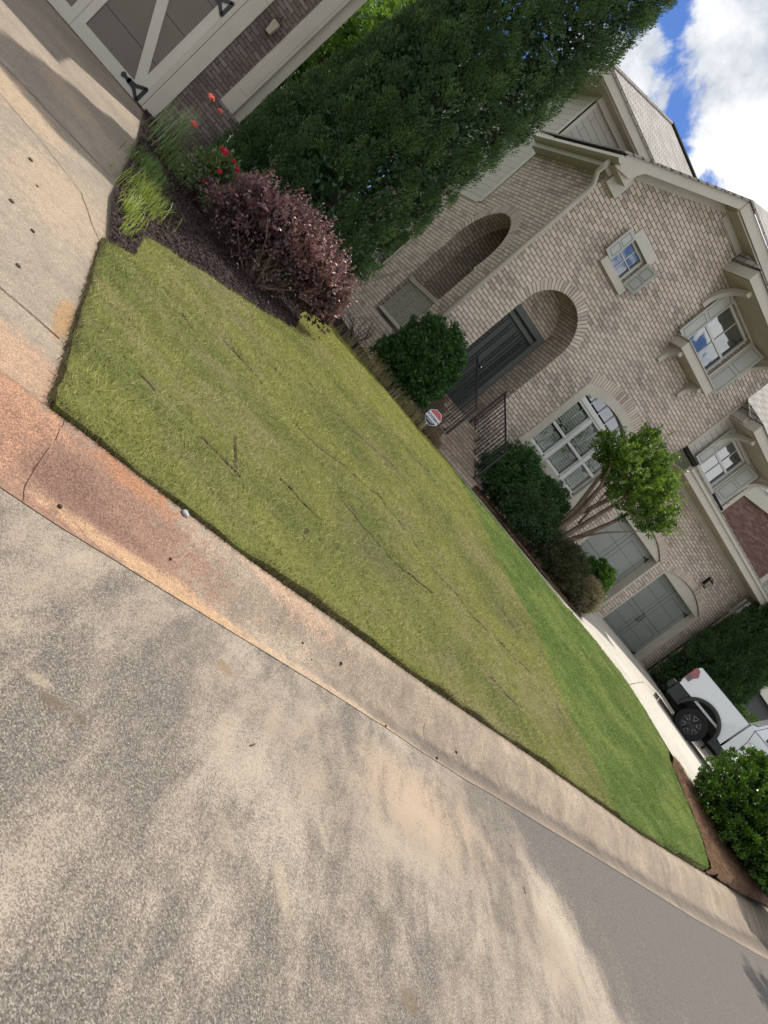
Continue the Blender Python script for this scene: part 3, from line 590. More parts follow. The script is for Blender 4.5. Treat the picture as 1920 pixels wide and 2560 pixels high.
# ---------------------------------------------------------------- main brick house
H0 = (10.5, 14, -.7)
house = thing('brick_house', 'two storey beige brick house with an arched entry, side arch and two garage doors', 'house', H0)
def hb(mb, name, m, parent=house, root=H0, **k): return mb.build(name, m, parent, root=root, **k)
FY = 14.0; DX0, DX1, DZ = 7.86, 9.50, 2.58
dr = (DX1-DX0)/2; dcx = (DX0+DX1)/2
door_hole = [(DX0,.12),(DX1,.12)]+arc(dcx, DZ, dr, 0, 180)
bwarc, bwc = seg_arch(10.60, 13.30, 2.80, .34)
big_hole = [(10.60,.76),(10.60,2.80)]+bwarc[1:-1]+[(13.30,2.80),(13.30,.76)]
w1 = (8.42, 9.08, 4.44, 5.10); w2 = (11.40, 12.66, 5.02, 6.40); w3 = (14.95, 15.95, 4.00, 5.10)
rect = lambda w: [(w[0],w[2]),(w[1],w[2]),(w[1],w[3]),(w[0],w[3])]
G1 = (14.52, 17.10); G2 = (17.50, 20.24)
def ghole(x0, x1):
    a, c = seg_arch(x0, x1, 1.80, .30); return [(x0,-.9),(x0,1.80)]+a[1:-1]+[(x1,1.80),(x1,-.9)], c
gh1, gc1 = ghole(*G1); gh2, gc2 = ghole(*G2)
front = MB()
wall_xz(front, [(6.93,-1.0),(14.10,-1.0),(14.10,7.02),(9.40,7.02),(9.30,7.14),(6.93,5.52)], [door_hole, big_hole, rect(w1), rect(w2)], FY, rev=[.83,.18,.2,.2])
wall_xz(front, [(14.10,-.9),(20.82,-.9),(20.82,3.45),(14.10,3.45)], [gh1, gh2], FY, rev=[.30,.30])
front.quad((20.82,FY,-.9),(20.82,22,-.9),(20.82,22,3.45),(20.82,FY,3.45)); front.quad((14.10,FY,3.45),(14.10,18,3.45),(14.10,18,7.0),(14.10,FY,7.0))
hb(front, 'wall', 'brick_beige')
# side wall with the big arch
AY0, AY1 = 14.72, 16.76; acy = (AY0+AY1)/2; ar = (AY1-AY0)/2
side = MB(); AZ = 2.56
side_hole = [(AY0,.05),(AY1,.05)]+[(acy+ar*math.cos(R(t)), AZ+ar*.98*math.sin(R(t))) for t in range(0, 181, 6)]
sw = [(18.35,.95),(19.2,.95),(19.2,1.9),(18.35,1.9)]
wall_xz(side, [(14,-1.2),(24,-1.2),(24,3.55),(17.22,3.55),(17.22,5.34),(14,5.34)], [side_hole, sw], 6.93, plane='x', rev=[.42,.15])
side.box(7.3, 9.8, 16.9, 17.0, -.5, 4.2); side.box(9.6, 9.75, 15.1, 17, -.5, 4.2); side.box(7.34, 9.7, 15.05, 15.1, -.5, 4.2)
hb(side, 'side_wall', 'brick_beige')
mb = MB(); mb.box(7.3, 9.7, 15.1, 17, 4.0, 4.1); hb(mb, 'porch_ceiling', 'trim'); mb = MB(); mb.box(6.94, 9.7, 15.1, 17, -.1, .1); hb(mb, 'porch_slab', 'concrete_walk')
# arches of brick on edge
rg = MB(); ring(rg, dcx, DZ, dr, dr+.235, -8, 188, FY); hb(rg, 'door_arch', 'brick_beige_arch')
rg = MB(); ring(rg, acy, AZ, ar, ar+.235, -20, 200, 6.93, 'x'); hb(rg, 'side_arch', 'brick_beige_arch')
rg = MB(); ring(rg, bwc[0], bwc[1], bwc[2]+.004, bwc[2]+.24, 90-bwc[3], 90+bwc[3], FY); hb(rg, 'window_arch', 'brick_beige_arch')
rg = MB()
for c in (gc1, gc2): ring(rg, c[0], c[1], c[2], c[2]+.21, 90-c[3], 90+c[3], FY)
for x in (14.30, 17.19, 20.33):
    for zz in [i*.0865-.605 for i in range(28)]:
        rg.add([(x,FY-.006,zz),(x+.21,FY-.006,zz),(x+.21,FY-.006,zz+.0865),(x,FY-.006,zz+.0865)], [(0,1,2,3)], [[(.003,zz+.605),(.213,zz+.605),(.213,zz+.6915),(.003,zz+.6915)]])
hb(rg, 'garage_arch', 'brick_beige_arch')
# front door behind the arch
BY = 14.83
mb = MB(); wall_xz(mb, [(7.6,-.3),(9.58,-.3),(9.58,3.8),(7.6,3.8)], [[(7.90,.12),(9.44,.12),(9.44,2.62),(7.90,2.62)]], BY, reveal=.12); hb(mb, 'entry_wall', 'brick_beige')
mb = MB(); mb.box(7.87,8.02,BY-.05,BY+.1,.12,2.62); mb.box(9.33,9.48,BY-.05,BY+.1,.12,2.62); mb.box(8.02,9.33,BY-.05,BY+.1,2.46,2.62); mb.box(8.02,9.33,BY-.02,BY+.1,2.30,2.40)
dfr = hb(mb, 'door_frame', 'frame_dark', bevel=.01)
mb = MB(); mb.box(8.02,9.33,BY+.08,BY+.11,.12,2.46)
for x0, x1 in ((8.28,8.30),(9.05,9.07)): mb.box(x0,x1,BY+.05,BY+.08,.12,2.3)
fd = hb(mb, 'front_door', 'door_dark')
mb = MB()
for x in (8.13,8.42,8.66,8.92,9.18):
    z = .6
    while z < 2.2: mb.add([(x-.03,BY+.07,z),(x,BY+.07,z-.04),(x+.03,BY+.07,z),(x,BY+.07,z+.04)], [(0,1,2,3)]); z += .10
    mb.box(x-.045,x-.04,BY+.06,BY+.08,.5,2.25); mb.box(x+.04,x+.045,BY+.06,BY+.08,.5,2.25)
hb(mb, 'door_grille', 'black_metal', fd, root=(0,0,0)).location = (0,0,0)
mb = MB(); mb.lathe([(0,-.07),(.03,-.06),(.035,-.03),(.015,-.02),(.015,0)], (8.95,BY+.05,1.12)); hb(mb, 'handle', 'chrome', fd, root=(0,0,0), smooth=True)
# big arched window
bw = MB(); inn, _ = seg_arch(10.82, 13.08, 2.62, .30)
outer = [(10.60,.96),(10.60,2.80)]+bwarc[1:-1]+[(13.30,2.80),(13.30,.96)]
inner = [(10.82,.98),(10.82,2.62)]+inn[1:-1]+[(13.08,2.62),(13.08,.98)]
wall_xz(bw, outer, [inner], FY-.02, reveal=.16)
n = len(outer); bw.add([(p[0],FY-.02,p[1]) for p in outer]+[(p[0],FY+.05,p[1]) for p in outer], [(i,(i+1)%n,n+(i+1)%n,n+i) for i in range(n)])
bw.box(10.52,13.38,FY-.09,FY+.1,.76,.955)
bwo = hb(bw, 'arched_window', 'trim')
wloc = (0,0,0)
mb = MB(); mb.box(10.83,13.07,FY+.03,FY+.12,2.38,2.56); mb.box(10.83,13.07,FY+.005,FY+.03,2.44,2.52)
for x in (11.50, 12.34): mb.box(x,x+.10,FY+.04,FY+.12,.98,2.38)
for x0, x1 in ((10.83,11.50),(11.60,12.34),(12.44,13.07)): mb.box(x0,x1,FY+.05,FY+.11,1.62,1.69); mb.box(x0,x0+.04,FY+.06,FY+.11,.98,2.38); mb.box(x1-.04,x1,FY+.06,FY+.11,.98,2.38); mb.box(x0,x1,FY+.06,FY+.11,.98,1.03)
mb.build('sash', 'sash_paint', bwo)
mb = MB()
for i in range(1, 6): x = 10.82+2.26*i/6; mb.box(x-.008,x+.008,FY+.085,FY+.10,2.56,2.62+.30*(1-((x-11.95)/1.13)**2))
for x in (11.165,11.97,12.755): mb.box(x-.006,x+.006,FY+.085,FY+.10,2.02,2.38)
mb.build('muntin', 'sash_paint', bwo)
mb = MB(); mb.quad((10.83,FY+.11,.98),(13.07,FY+.11,.98),(13.07,FY+.11,2.38),(10.83,FY+.11,2.38)); mb.build('pane', 'clear_glass', bwo)
mb = MB(); mb.py(inner[1:-1], FY+.12, FY+.125); mb.build('fanlight', 'glass', bwo)
mb = MB()
for x0, x1 in ((10.88,11.17),(11.19,11.48),(11.62,11.96),(11.98,12.32),(12.46,12.74),(12.76,13.04)):
    for (z0, z1) in ((1.0,1.58),(1.72,2.34)):
        mb.box(x0,x0+.035,FY+.16,FY+.19,z0,z1); mb.box(x1-.035,x1,FY+.16,FY+.19,z0,z1); mb.box(x0,x1,FY+.16,FY+.19,z0,z0+.06); mb.box(x0,x1,FY+.16,FY+.19,z1-.05,z1)
        z = z0+.09
        while z < z1-.08: mb.add([(x0+.035,FY+.15,z),(x1-.035,FY+.15,z),(x1-.035,FY+.185,z+.054),(x0+.035,FY+.185,z+.054)], [(0,1,2,3)]); z += .064
        mb.box((x0+x1)/2-.006,(x0+x1)/2+.006,FY+.143,FY+.15,z0+.08,z1-.08)
mb.build('shutter_louvers', 'louver', bwo)
mb = MB(); mb.box(10.7,13.2,FY+.5,FY+.52,.7,3.2); hb(mb, 'room_back', 'interior')
# upper windows
def small_window(w, cols, rows, name, glz, sh):
    x0, x1, z0, z1 = w; gy = FY+glz
    f = MB(); t = .05
    f.box(x0,x0+t,gy-.04,gy+.03,z0,z1); f.box(x1-t,x1,gy-.04,gy+.03,z0,z1); f.box(x0+t,x1-t,gy-.04,gy+.03,z0,z0+t); f.box(x0+t,x1-t,gy-.04,gy+.03,z1-t,z1)
    o = hb(f, name, 'sash_paint')
    m_ = MB()
    for i in range(1, cols): x = x0+(x1-x0)*i/cols; m_.box(x-.009,x+.009,gy-.02,gy-.002,z0+t,z1-t)
    for i in range(1, rows): z = z0+(z1-z0)*i/rows; h = .03 if rows == 2 and cols < 4 and z1-z0 > .8 else .009; m_.box(x0+t,x1-t,gy-.03,gy-.002,z-h,z+h)
    m_.build('muntin', 'sash_paint', o)
    m_ = MB(); m_.quad((x0+t,gy,z0+t),(x1-t,gy,z0+t),(x1-t,gy,z1-t),(x0+t,gy,z1-t)); m_.build('pane', 'glass', o)
    return o
def shutter(x, w, z0, z1, hinge, ang):
    # louvred board hinged at x, standing ang degrees off the wall
    s = MB(); d = .035
    s.box(0,w,-d,0,0,z1-z0)
    o = s.build('shutter', 'shutter_paint', house, bevel=.006)
    o.location = (x-H0[0], FY-.012-H0[1], z0-H0[2]); o.rotation_euler = (0,0,0)
    if hinge == 'R': o.rotation_euler = (0, 0, R(180+ang)); o.location.y -= .03
    else: o.rotation_euler = (0, 0, R(-ang))
    p = MB(); h = z1-z0
    for a, b in ((.07*1,h*.47),(h*.53,h-.07)):
        for (xa, xb, za, zb) in ((.06,w-.06,a,a+.012),(.06,w-.06,b-.012,b),(.06,.072,a,b),(w-.072,w-.06,a,b)): p.box(xa,xb,-d-.006,-d-.001,za,zb) if hinge == 'L' else p.box(xa,xb,.001,.006,za,zb)
    q = p.build('panel_moulding', 'moulding_shade', o)
    k = MB(); pts = [(w+.0,-.02,.05),(w+.05,-.03,.02),(w+.09,-.035,.06),(w+.07,-.035,.09)]; k.tube(pts, .008, 5); k.build('shutter_dog', 'black_metal', o)
    return o
o1 = small_window(w1, 2, 2, 'attic_window', .14, 0)
mb = MB(); mb.box(8.34,9.16,FY-.035,FY+.02,5.10,5.34); mb.box(8.34,8.42,FY-.03,FY+.02,4.44,5.10); mb.box(9.08,9.16,FY-.03,FY+.02,4.44,5.10); mb.build('head_trim', 'trim_light', o1)
mb = MB(); mb.box(8.26,9.22,FY-.10,FY+.14,4.26,4.44); mb.build('sill', 'trim', o1, bevel=.01)
for ob in [c for c in house.children_recursive if c.parent == o1]: pass
shutter(8.44, .33, 4.46, 5.12, 'R', 14); shutter(9.12, .33, 4.46, 5.12, 'L', 52)
o2 = small_window(w2, 2, 2, 'upper_window', .14, 0)
mb = MB(); mb.box(11.30,11.40,FY-.03,FY+.02,5.02,6.46); mb.box(12.66,12.76,FY-.03,FY+.02,5.02,6.46); mb.box(11.40,12.66,FY-.03,FY+.02,6.40,6.46); mb.build('casing', 'trim', o2)
mb = MB(); mb.box(11.12,12.72,FY-.46,FY+.14,4.78,5.00); mb.box(11.08,12.76,FY-.50,FY+.0,5.00,5.03); mb.build('sill_shelf', 'trim', o2, bevel=.012)
shutter(11.38, .42, 5.05, 6.42, 'R', 10); shutter(12.74, .42, 5.05, 6.42, 'L', 42)
def bracket(x, z0, z1, reach, th=.11, name='bracket'):
    out = [(FY,z0-.08),(FY-.10,z0-.08),(FY-.10,z0)]
    for i in range(9): a = i/8*90; out.append((FY-.10-(reach-.10)*(1-math.cos(R(a))), z0+(z1-.10-z0)*math.sin(R(a))))
    out += [(FY-reach-.06,z1-.10),(FY-reach-.06,z1),(FY-reach+.02,z1)]
    for i in range(9): a = 90-i/8*90; out.append((FY-.0-(reach-.16)*(1-math.cos(R(a)))-.0, z0+.22+(z1-z0-.24)*math.sin(R(a))))
    out = [p for k, p in enumerate(out) if k == 0 or math.dist(p, out[k-1]) > 1e-4]
    m_ = MB(); m_.px([(FY,z0-.08),(FY-.09,z0-.08),(FY-.09,z0+.02)]+[(FY-.09-(reach-.09)*(1-math.cos(R(a))), z0+.02+(z1-.12-z0)*math.sin(R(a))) for a in range(0, 91, 10)]+[(FY-reach,z1),(FY,z1)], x-th/2, x+th/2) if reach < .5 else m_.px([(FY,z0-.1),(FY-.09,z0-.1),(FY-.09,z0)]+[(FY-.09-(reach-.09)*(1-math.cos(R(a))), z0+(z1-.11-z0)*math.sin(R(a))) for a in range(0, 91, 9)]+[(FY-reach,z1-.001),(FY-reach+.10,z1-.001)]+[(FY-.03-(reach-.16)*(1-math.cos(R(a))), z0+.18+(z1-.04-z0-.18)*math.sin(R(a))) for a in range(81, -1, -9)]+[(FY,z0+.1)], x-th/2, x+th/2)
    return hb(m_, name, 'trim')
for x in (11.30, 12.52): bracket(x, 4.42, 4.78, .40, .10, 'sill_bracket')
# hoods over the upper windows
def hood(x0, x1, z, y0):
    m_ = MB(); m_.box(x0, x1, y0, FY, z+.02, z+.24); m_.box(x0-.03, x1+.03, y0-.04, y0, z, z+.27); m_.box(x0-.03, x0, y0, FY, z, z+.27)
    o = hb(m_, 'window_hood', 'trim', bevel=.008)
    m_ = MB(); m_.quad((x0-.06,y0-.09,z+.275),(x1+.06,y0-.09,z+.275),(x1+.06,FY,z+.58),(x0-.06,FY,z+.58)); m_.quad((x0-.06,y0-.09,z+.275),(x0-.06,FY,z+.58),(x0-.06,FY,z+.255)); m_.quad((x0-.06,y0-.09,z+.275),(x0-.06,y0-.09,z+.25),(x1+.06,y0-.09,z+.25),(x1+.06,y0-.09,z+.275)); m_.build('hood_roof', 'shingle', o)
    m_ = MB(); m_.box(x0+.02, x1-.02, y0+.02, FY-.01, z, z+.015); m_.build('soffit_board', 'soffit', o)
hood(10.47, 13.55, 6.47, 13.12); bracket(10.86, 5.85, 6.47, .80); bracket(13.22, 5.85, 6.47, .80)
hood(14.22, 16.98, 5.22, 13.12); bracket(14.62, 4.62, 5.22, .80); bracket(16.55, 4.62, 5.22, .80)
# siding bay above the garages
sb = MB(); wall_xz(sb, [(14.10,3.85),(16.84,3.85),(16.84,5.45),(14.10,5.45)], [rect(w3)], FY+.02, reveal=.16)
sb.quad((16.84,FY+.02,3.85),(16.84,18,3.85),(16.84,18,5.45),(16.84,FY+.02,5.45)); hb(sb, 'siding_wall', 'siding')
mb = MB(); mb.box(16.74,16.86,FY-.03,FY+.04,3.85,5.45); mb.box(16.86,16.89,FY-.03,FY+.10,3.85,5.45); mb.box(14.10,14.18,FY-.02,FY+.02,3.85,5.45); mb.box(14.2,16.7,FY-.02,FY+.02,5.30,5.45); hb(mb, 'corner_board', 'trim')
o3 = small_window(w3, 2, 2, 'bay_window', .12, 0)
mb = MB(); mb.box(14.87,14.95,FY-.02,FY+.02,3.92,5.18); mb.box(15.95,16.03,FY-.02,FY+.02,3.92,5.18); mb.box(14.95,15.95,FY-.02,FY+.02,5.10,5.18); mb.box(14.85,16.05,FY-.06,FY+.06,3.92,4.0); mb.build('casing', 'trim', o3)
shutter(14.93, .42, 4.02, 5.10, 'R', 8); shutter(16.02, .42, 4.02, 5.10, 'L', 35)
# garage eave
mb = MB(); mb.box(14.10,21.55,13.38,FY+.0,3.42,3.46); hb(mb, 'garage_soffit', 'soffit')
mb = MB(); mb.box(14.10,21.58,13.30,13.38,3.40,3.66); mb.box(14.10,21.62,13.25,13.30,3.58,3.70); mb.box(14.10,20.84,FY-.03,FY,3.28,3.42); mb.box(21.55,21.60,13.38,18,3.40,3.66); hb(mb, 'garage_fascia', 'trim')
mb = MB(); mb.quad((14.06,13.22,3.705),(21.66,13.22,3.705),(21.66,14.05,3.90),(14.06,14.05,3.90)); mb.quad((14.06,13.22,3.705),(14.06,13.22,3.68),(21.66,13.22,3.68),(21.66,13.22,3.705))
mb.quad((16.86,14.05,3.90),(21.66,14.05,3.90),(21.66,20,3.95),(16.86,20,3.95)); hb(mb, 'garage_roof', 'shingle')
mb = MB(); mb.box(14.10,16.86,FY-.03,FY-.005,3.86,3.99); hb(mb, 'shade_strip', 'black_line')  # black strip standing in for the shaded band above the garage eave
# garage doors
def hinge_mesh(flip, s=1.0):
    # strap hinge: spear tip, stem and open triangle; local x along the strap
    m_ = MB(); y0, y1 = -.012, 0
    m_.py([(0,.0),(.03*s,.045*s),(.10*s,.02*s),(.155*s,.05*s),(.17*s,.0),(.155*s,-.05*s),(.10*s,-.02*s),(.03*s,-.045*s)], y0, y1)
    m_.py([(.12*s,.030*s),(.24*s,.05*s),(.38*s,.145*s),(.41*s,.12*s),(.36*s,.07*s),(.27*s,0),(.12*s,-.0)], y0, y1)
    m_.py([(.12*s,-.030*s),(.12*s,0),(.27*s,0),(.36*s,-.07*s),(.41*s,-.12*s),(.38*s,-.145*s),(.24*s,-.05*s)], y0, y1)
    m_.py([(.355*s,-.11*s),(.355*s,.11*s),(.415*s,.12*s),(.415*s,-.12*s)], y0, y1)
    if flip: m_.v = [(-x, y, z) for x, y, z in m_.v]
    return m_
def garage_door(x0, x1, z0, z1, y, name='garage_door'):
    m_ = MB(); m_.box(x0,x1,y,y+.05,z0,z1); o = hb(m_, name, 'door_green')
    m_ = MB(); xm = (x0+x1)/2
    for x in (xm,): m_.box(x-.006,x+.006,y-.004,y,z0,z1)
    for zz in (z0+(z1-z0)*k/4 for k in (1,2,3)): m_.box(x0,x1,y-.003,y,zz-.004,zz+.004)
    for xa in (x0+.18, xm+.16):
        xb = xa+(x1-x0)/2-.34; 
        for za, zb in ((z0+.2,z0+1.0),(z0+1.15,z1-.2)):
            m_.box(xa,xb,y-.003,y,za,za+.008); m_.box(xa,xb,y-.003,y,zb,zb+.008); m_.box(xa,xa+.008,y-.003,y,za,zb); m_.box(xb-.008,xb,y-.003,y,za,zb)
    m_.build('panel_groove', 'black_line', o)
    for x, fl in ((x0+.02, True), (x1-.02, False)):
        for z in (z0+.16, z1-.18):
            h_ = hinge_mesh(fl, .55); h = h_.build('hinge', 'black_metal', o); h.location = (x-(.22 if not fl else -.22), y-.003, z)
    for s in (-1, 1):
        h_ = MB(); h_.tube([(xm+s*.05,y-.01,z0+.85),(xm+s*.05,y-.05,z0+.90),(xm+s*.08,y-.05,z0+1.02),(xm+s*.05,y-.05,z0+1.12),(xm+s*.05,y-.01,z0+1.16)], .012, 6); h_.build('handle', 'black_metal', o)
    # arched cream panel above and casings
    return o
for (x0, x1), gh in ((G1, gh1), (G2, gh2)):
    garage_door(x0+.06, x1-.06, -.56, 1.74, FY+.28)
    m_ = MB(); m_.box(x0,x0+.06,FY+.0,FY+.28,-.56,1.80); m_.box(x1-.06,x1,FY+.0,FY+.28,-.56,1.80); a, _c = seg_arch(x0+.005, x1-.005, 1.79, .295)
    m_.py([(x0+.005,1.74)]+a+[(x1-.005,1.74)], FY+.05, FY+.28); hb(m_, 'door_casing', 'trim')
# main roof, rake, eave
mb = MB(); mb.px([(13.62,0),(13.70,0),(13.70,.22),(13.62,.22)], 0, 1)
rk = MB(); sl = (7.29-5.56)/(9.24-6.70)
rk.py([(6.66,5.22),(7.05,5.34),(7.20,5.66),(9.24,7.06),(9.24,7.29),(6.66,5.53)], 13.56, 13.62)
rk.py([(6.70,5.24),(7.16,5.24),(7.16,5.56),(6.70,5.45)], 13.62, 14.0)
rk.py([(7.36,5.80),(9.38,5.80+sl*2.02),(9.38,5.62+sl*2.02),(7.36,5.60)], FY-.03, FY)
rk.box(9.24,10.46,13.54,13.60,7.04,7.28); rk.box(9.40,10.46,FY-.03,FY,6.86,7.02); rk.box(10.46,14.45,13.55,13.60,7.04,7.28); rk.box(14.12,17.12,13.50,13.55,5.27,5.46); rk.box(14.12,17.12,13.55,FY,5.27,5.29)
rk.py([(6.95,5.06),(7.36,5.06),(7.36,5.52),(6.95,5.32)], 13.86, 14.0)
hb(rk, 'rake_board', 'trim', bevel=.006)
sf = MB(); sf.quad((7.16,13.6,5.70),(7.16,FY,5.70),(9.38,FY,5.70+sl*2.2),(9.38,13.6,5.70+sl*2.2)); sf.box(9.26,14.4,13.58,FY,7.0,7.03); sf.box(6.66,6.95,13.6,17.2,5.28,5.31); sf.box(9.20,9.42,13.585,13.995,7.02,7.25); sf.box(10.40,14.4,13.60,13.64,7.03,7.32); sf.box(9.3,10.45,13.61,13.64,7.03,7.32); hb(sf, 'soffit', 'soffit')
gt = MB(); gt.px([(0,0),(0,0)], 0, 0) if False else None
gt.py([(6.56,5.40),(6.52,5.30),(6.58,5.27),(6.68,5.27),(6.68,5.40)], 13.44, 17.2)
gt.py([(6.68,5.16),(6.93,5.16),(6.93,5.27),(6.68,5.27)], 13.9, 17.2)
hb(gt, 'gutter', 'trim')
def roof_poly(mb, pts, th=.05):
    n = len(pts); mb.add([tuple(p) for p in pts]+[(p[0],p[1],p[2]-th) for p in pts], [tuple(range(n)), tuple(reversed(range(n, 2*n)))]+[(i,(i+1)%n,n+(i+1)%n,n+i) for i in range(n)])
rf = MB()
roof_poly(rf, [(6.54,13.50,5.50),(9.22,13.50,7.33),(12.7,17.05,9.70),(12.7,17.2,9.70),(6.54,17.2,5.50)])
roof_poly(rf, [(9.22,13.50,7.33),(14.45,13.50,7.33),(14.45,17.05,9.70),(12.7,17.05,9.70)])
roof_poly(rf, [(14.08,13.46,5.47),(17.1,13.46,5.47),(17.1,16.5,7.48),(14.08,16.5,7.48)])
hb(rf, 'roof', 'shingle')
# rear two storey block in cream siding
rb = MB(); wall_xz(rb, [(6.93,3.5),(15,3.5),(15,7.05),(6.93,7.05)], [], 17.22); rb.quad((6.93,17.22,3.55),(6.93,27,3.55),(6.93,27,7.05),(6.93,17.22,7.05)); hb(rb, 'rear_block', 'siding')
mb = MB(); mb.box(6.90,7.03,17.19,17.22,5.3,7.05); mb.box(6.90,6.93,17.19,17.34,3.55,7.05); mb.box(6.91,6.93,17.34,24,3.50,3.62); hb(mb, 'corner_trim', 'trim_light')
mb = MB(); mb.box(6.38,15.5,16.72,16.80,7.03,7.26); mb.box(6.38,6.46,16.80,27,7.03,7.26); mb.box(6.9,15,17.10,17.22,6.86,7.04); hb(mb, 'rear_fascia', 'trim')
mb = MB(); mb.box(6.46,15.4,16.80,17.3,7.0,7.04); mb.box(6.46,6.95,17.3,27,7.0,7.04); hb(mb, 'rear_soffit', 'soffit')
rr = MB(); roof_poly(rr, [(6.33,16.68,7.28),(15.6,16.68,7.28),(12.4,20.7,9.86),(10.30,20.7,9.86)]); roof_poly(rr, [(6.33,16.68,7.28),(10.30,20.7,9.86),(10.30,23,9.86),(6.33,27,7.28)]); roof_poly(rr, [(15.6,16.68,7.28),(12.4,20.7,9.86),(12.4,23,9.86),(15.6,27,7.28)]); hb(rr, 'rear_roof', 'shingle')
mb = MB(); mb.tube([(6.33,16.68,7.30),(10.30,20.7,9.88)], .05, 6); hb(mb, 'hip_cap', 'shingle')
mb = MB(); mb.tube([(10.30,20.7,9.90),(12.4,20.7,9.90)], .05, 6); hb(mb, 'ridge_cap', 'black_line')
# downspout
mb = MB(); mb.tube([(6.62,13.78,5.27),(6.62,13.78,5.12),(6.66,13.86,5.0),(6.84,13.93,4.86),(6.88,13.93,4.70),(6.88,13.93,-.65)], .052, 10); hb(mb, 'downspout', 'trim', smooth=True)
mb = MB(); mb.tube([(20.90,13.95,3.35),(20.90,13.95,-.5)], .04, 8); hb(mb, 'corner_downspout', 'trim', smooth=True)
# porch rail in the side arch
mb = MB(); mb.box(6.98,7.08,AY0+.02,AY1-.02,1.14,1.20); mb.box(6.96,7.10,AY0+.02,AY1-.02,1.20,1.225); mb.box(7.0,7.06,AY0+.02,AY1-.02,.20,.27); pr = hb(mb, 'porch_rail', 'trim')
mb = MB(); y = AY0+.14
while y < AY1-.05: mb.box(7.01,7.045,y-.011,y+.011,.27,1.14); y += .135
mb.build('baluster', 'trim_light', pr)
# side window in the low wing
mb = MB(); mb.box(6.88,6.95,18.27,18.35,.9,1.95); mb.box(6.88,6.95,19.2,19.28,.9,1.95); mb.box(6.86,6.95,18.27,19.28,.86,.95); mb.box(6.88,6.95,18.35,19.2,1.9,1.98); swo = hb(mb, 'side_window', 'trim_light')
mb = MB(); mb.quad((7.05,18.35,.95),(7.05,19.2,.95),(7.05,19.2,1.9),(7.05,18.35,1.9)); mb.build('pane', 'glass', swo)
# entry steps
mb = MB(); ts = .165; z = -.72
for i in range(5): mb.box(8.06,9.36,12.06+.28*i,14.0,z+ts*i-.0 if i else -.9,z+ts*(i+1)-(.0))
mb.box(DX0+.01,DX1-.01,13.9,BY,-.2,.118)
steps = hb(mb, 'entry_steps', 'brick_step', bevel=.006)
mb = MB()
for i in range(5): mb.box(8.05,9.37,12.045+.28*i,12.075+.28*i,z+ts*(i+1)-.02,z+ts*(i+1)+.004)
mb.build('nosing', 'brick_step', steps)
def stair_rail(x, y0, y1, zt0, zt1, zb0, zb1):
    m_ = MB(); m_.tube([(x,y0,zb0-.22),(x,y0,zt0+.06)], .028, 6)
    o = hb(m_, 'stair_railing', 'black_metal'); m_ = MB(); m_.tube([(x,y1,zb1-.25),(x,y1,zt1+.06)], .028, 6); m_.build('newel_post', 'black_metal', o)
    m_ = MB(); m_.tube([(x,y0,zt0),(x,y1,zt1)], .021, 6); m_.tube([(x,y0,zb0),(x,y1,zb1)], .014, 6); m_.build('hand_rail', 'black_metal', o)
    m_ = MB(); n_ = int((y1-y0)/.115)
    for i in range(1, n_):
        t = i/n_; y = y0+(y1-y0)*t; m_.tube([(x,y,zb0+(zb1-zb0)*t),(x,y,zt0+(zt1-zt0)*t)], .012, 5)
    m_.build('picket', 'black_metal', o)
stair_rail(8.16, 12.42, 13.95, .38, 1.12, -.44, .26)
stair_rail(9.26, 12.15, 13.85, .30, 1.12, -.50, .28)
# parts' children built in world coordinates: bring them home
def fix_children():
    for o in list(house.children):
        pass
fix_children()
# wall lanterns
def lantern(x, z, lab):
    t = thing('wall_lantern', lab, 'lamp', (x, FY, z), group='lanterns on the garage wall')
    m_ = MB(); m_.box(-.05,.05,-.02,0,-.16,.12); m_.tube([(0,-.02,.08),(0,-.10,.14),(0,-.14,.10)], .012, 6); m_.build('bracket', 'black_metal', t)
    m_ = MB(); m_.lathe([(0,.10),(.08,.06),(.10,.03),(.085,.03)], (0,-.14,0), 'z', 6); m_.lathe([(.05,-.22),(.06,-.20),(0,-.25)], (0,-.14,0), 'z', 6)
    for k in range(6): w = k*math.pi/3; m_.tube([(.083*math.cos(w),-.14+.083*math.sin(w),.03),(.058*math.cos(w),-.14+.058*math.sin(w),-.2)], .006, 4)
    m_.build('cage', 'black_metal', t)
    m_ = MB(); m_.lathe([(.072,.02),(.05,-.19)], (0,-.14,0), 'z', 6); m_.build('lamp_glass', 'lamp_glass', t)
lantern(18.95, 2.62, 'small black lantern on the brick above the rightmost garage door')
lantern(16.05, 2.62, 'black lantern on the brick, half hidden by the small tree crown')
m_ = MB(); 
# ---------------------------------------------------------------- neighbour's garage at the left
A0 = (-.5, 14, -.85)
ga = thing('brown_brick_garage', 'brown brick garage front with a cream carriage door and cream corner post', 'garage', A0)
def ab(mb, name, m, **k): return mb.build(name, m, ga, root=A0, **k)
mb = MB(); wall_xz(mb, [(-9,-1.1),(1.38,-1.1),(1.38,7.6),(-9,7.6)], [[(-2.12,-.8),(.66,-.8),(.66,1.75),(-2.12,1.75)]], FY, reveal=.2)
mb.quad((1.38,FY,-1.1),(1.38,17.6,-1.1),(1.38,17.6,7.6),(1.38,FY,7.6)); mb.quad((1.38,17.6,-1.1),(-9,17.6,-1.1),(-9,17.6,7.6),(1.38,17.6,7.6)); ab(mb, 'wall', 'brick_brown')
mb = MB(); mb.box(.66,.90,FY-.03,FY+.05,-.78,1.75); mb.box(.58,.66,FY+.02,FY+.14,-.78,1.67); mb.box(-2.36,-2.12,FY-.03,FY+.05,-.78,1.75); mb.box(-2.36,.90,FY-.03,FY+.05,1.75,2.0); ab(mb, 'door_casing', 'trim', bevel=.01)
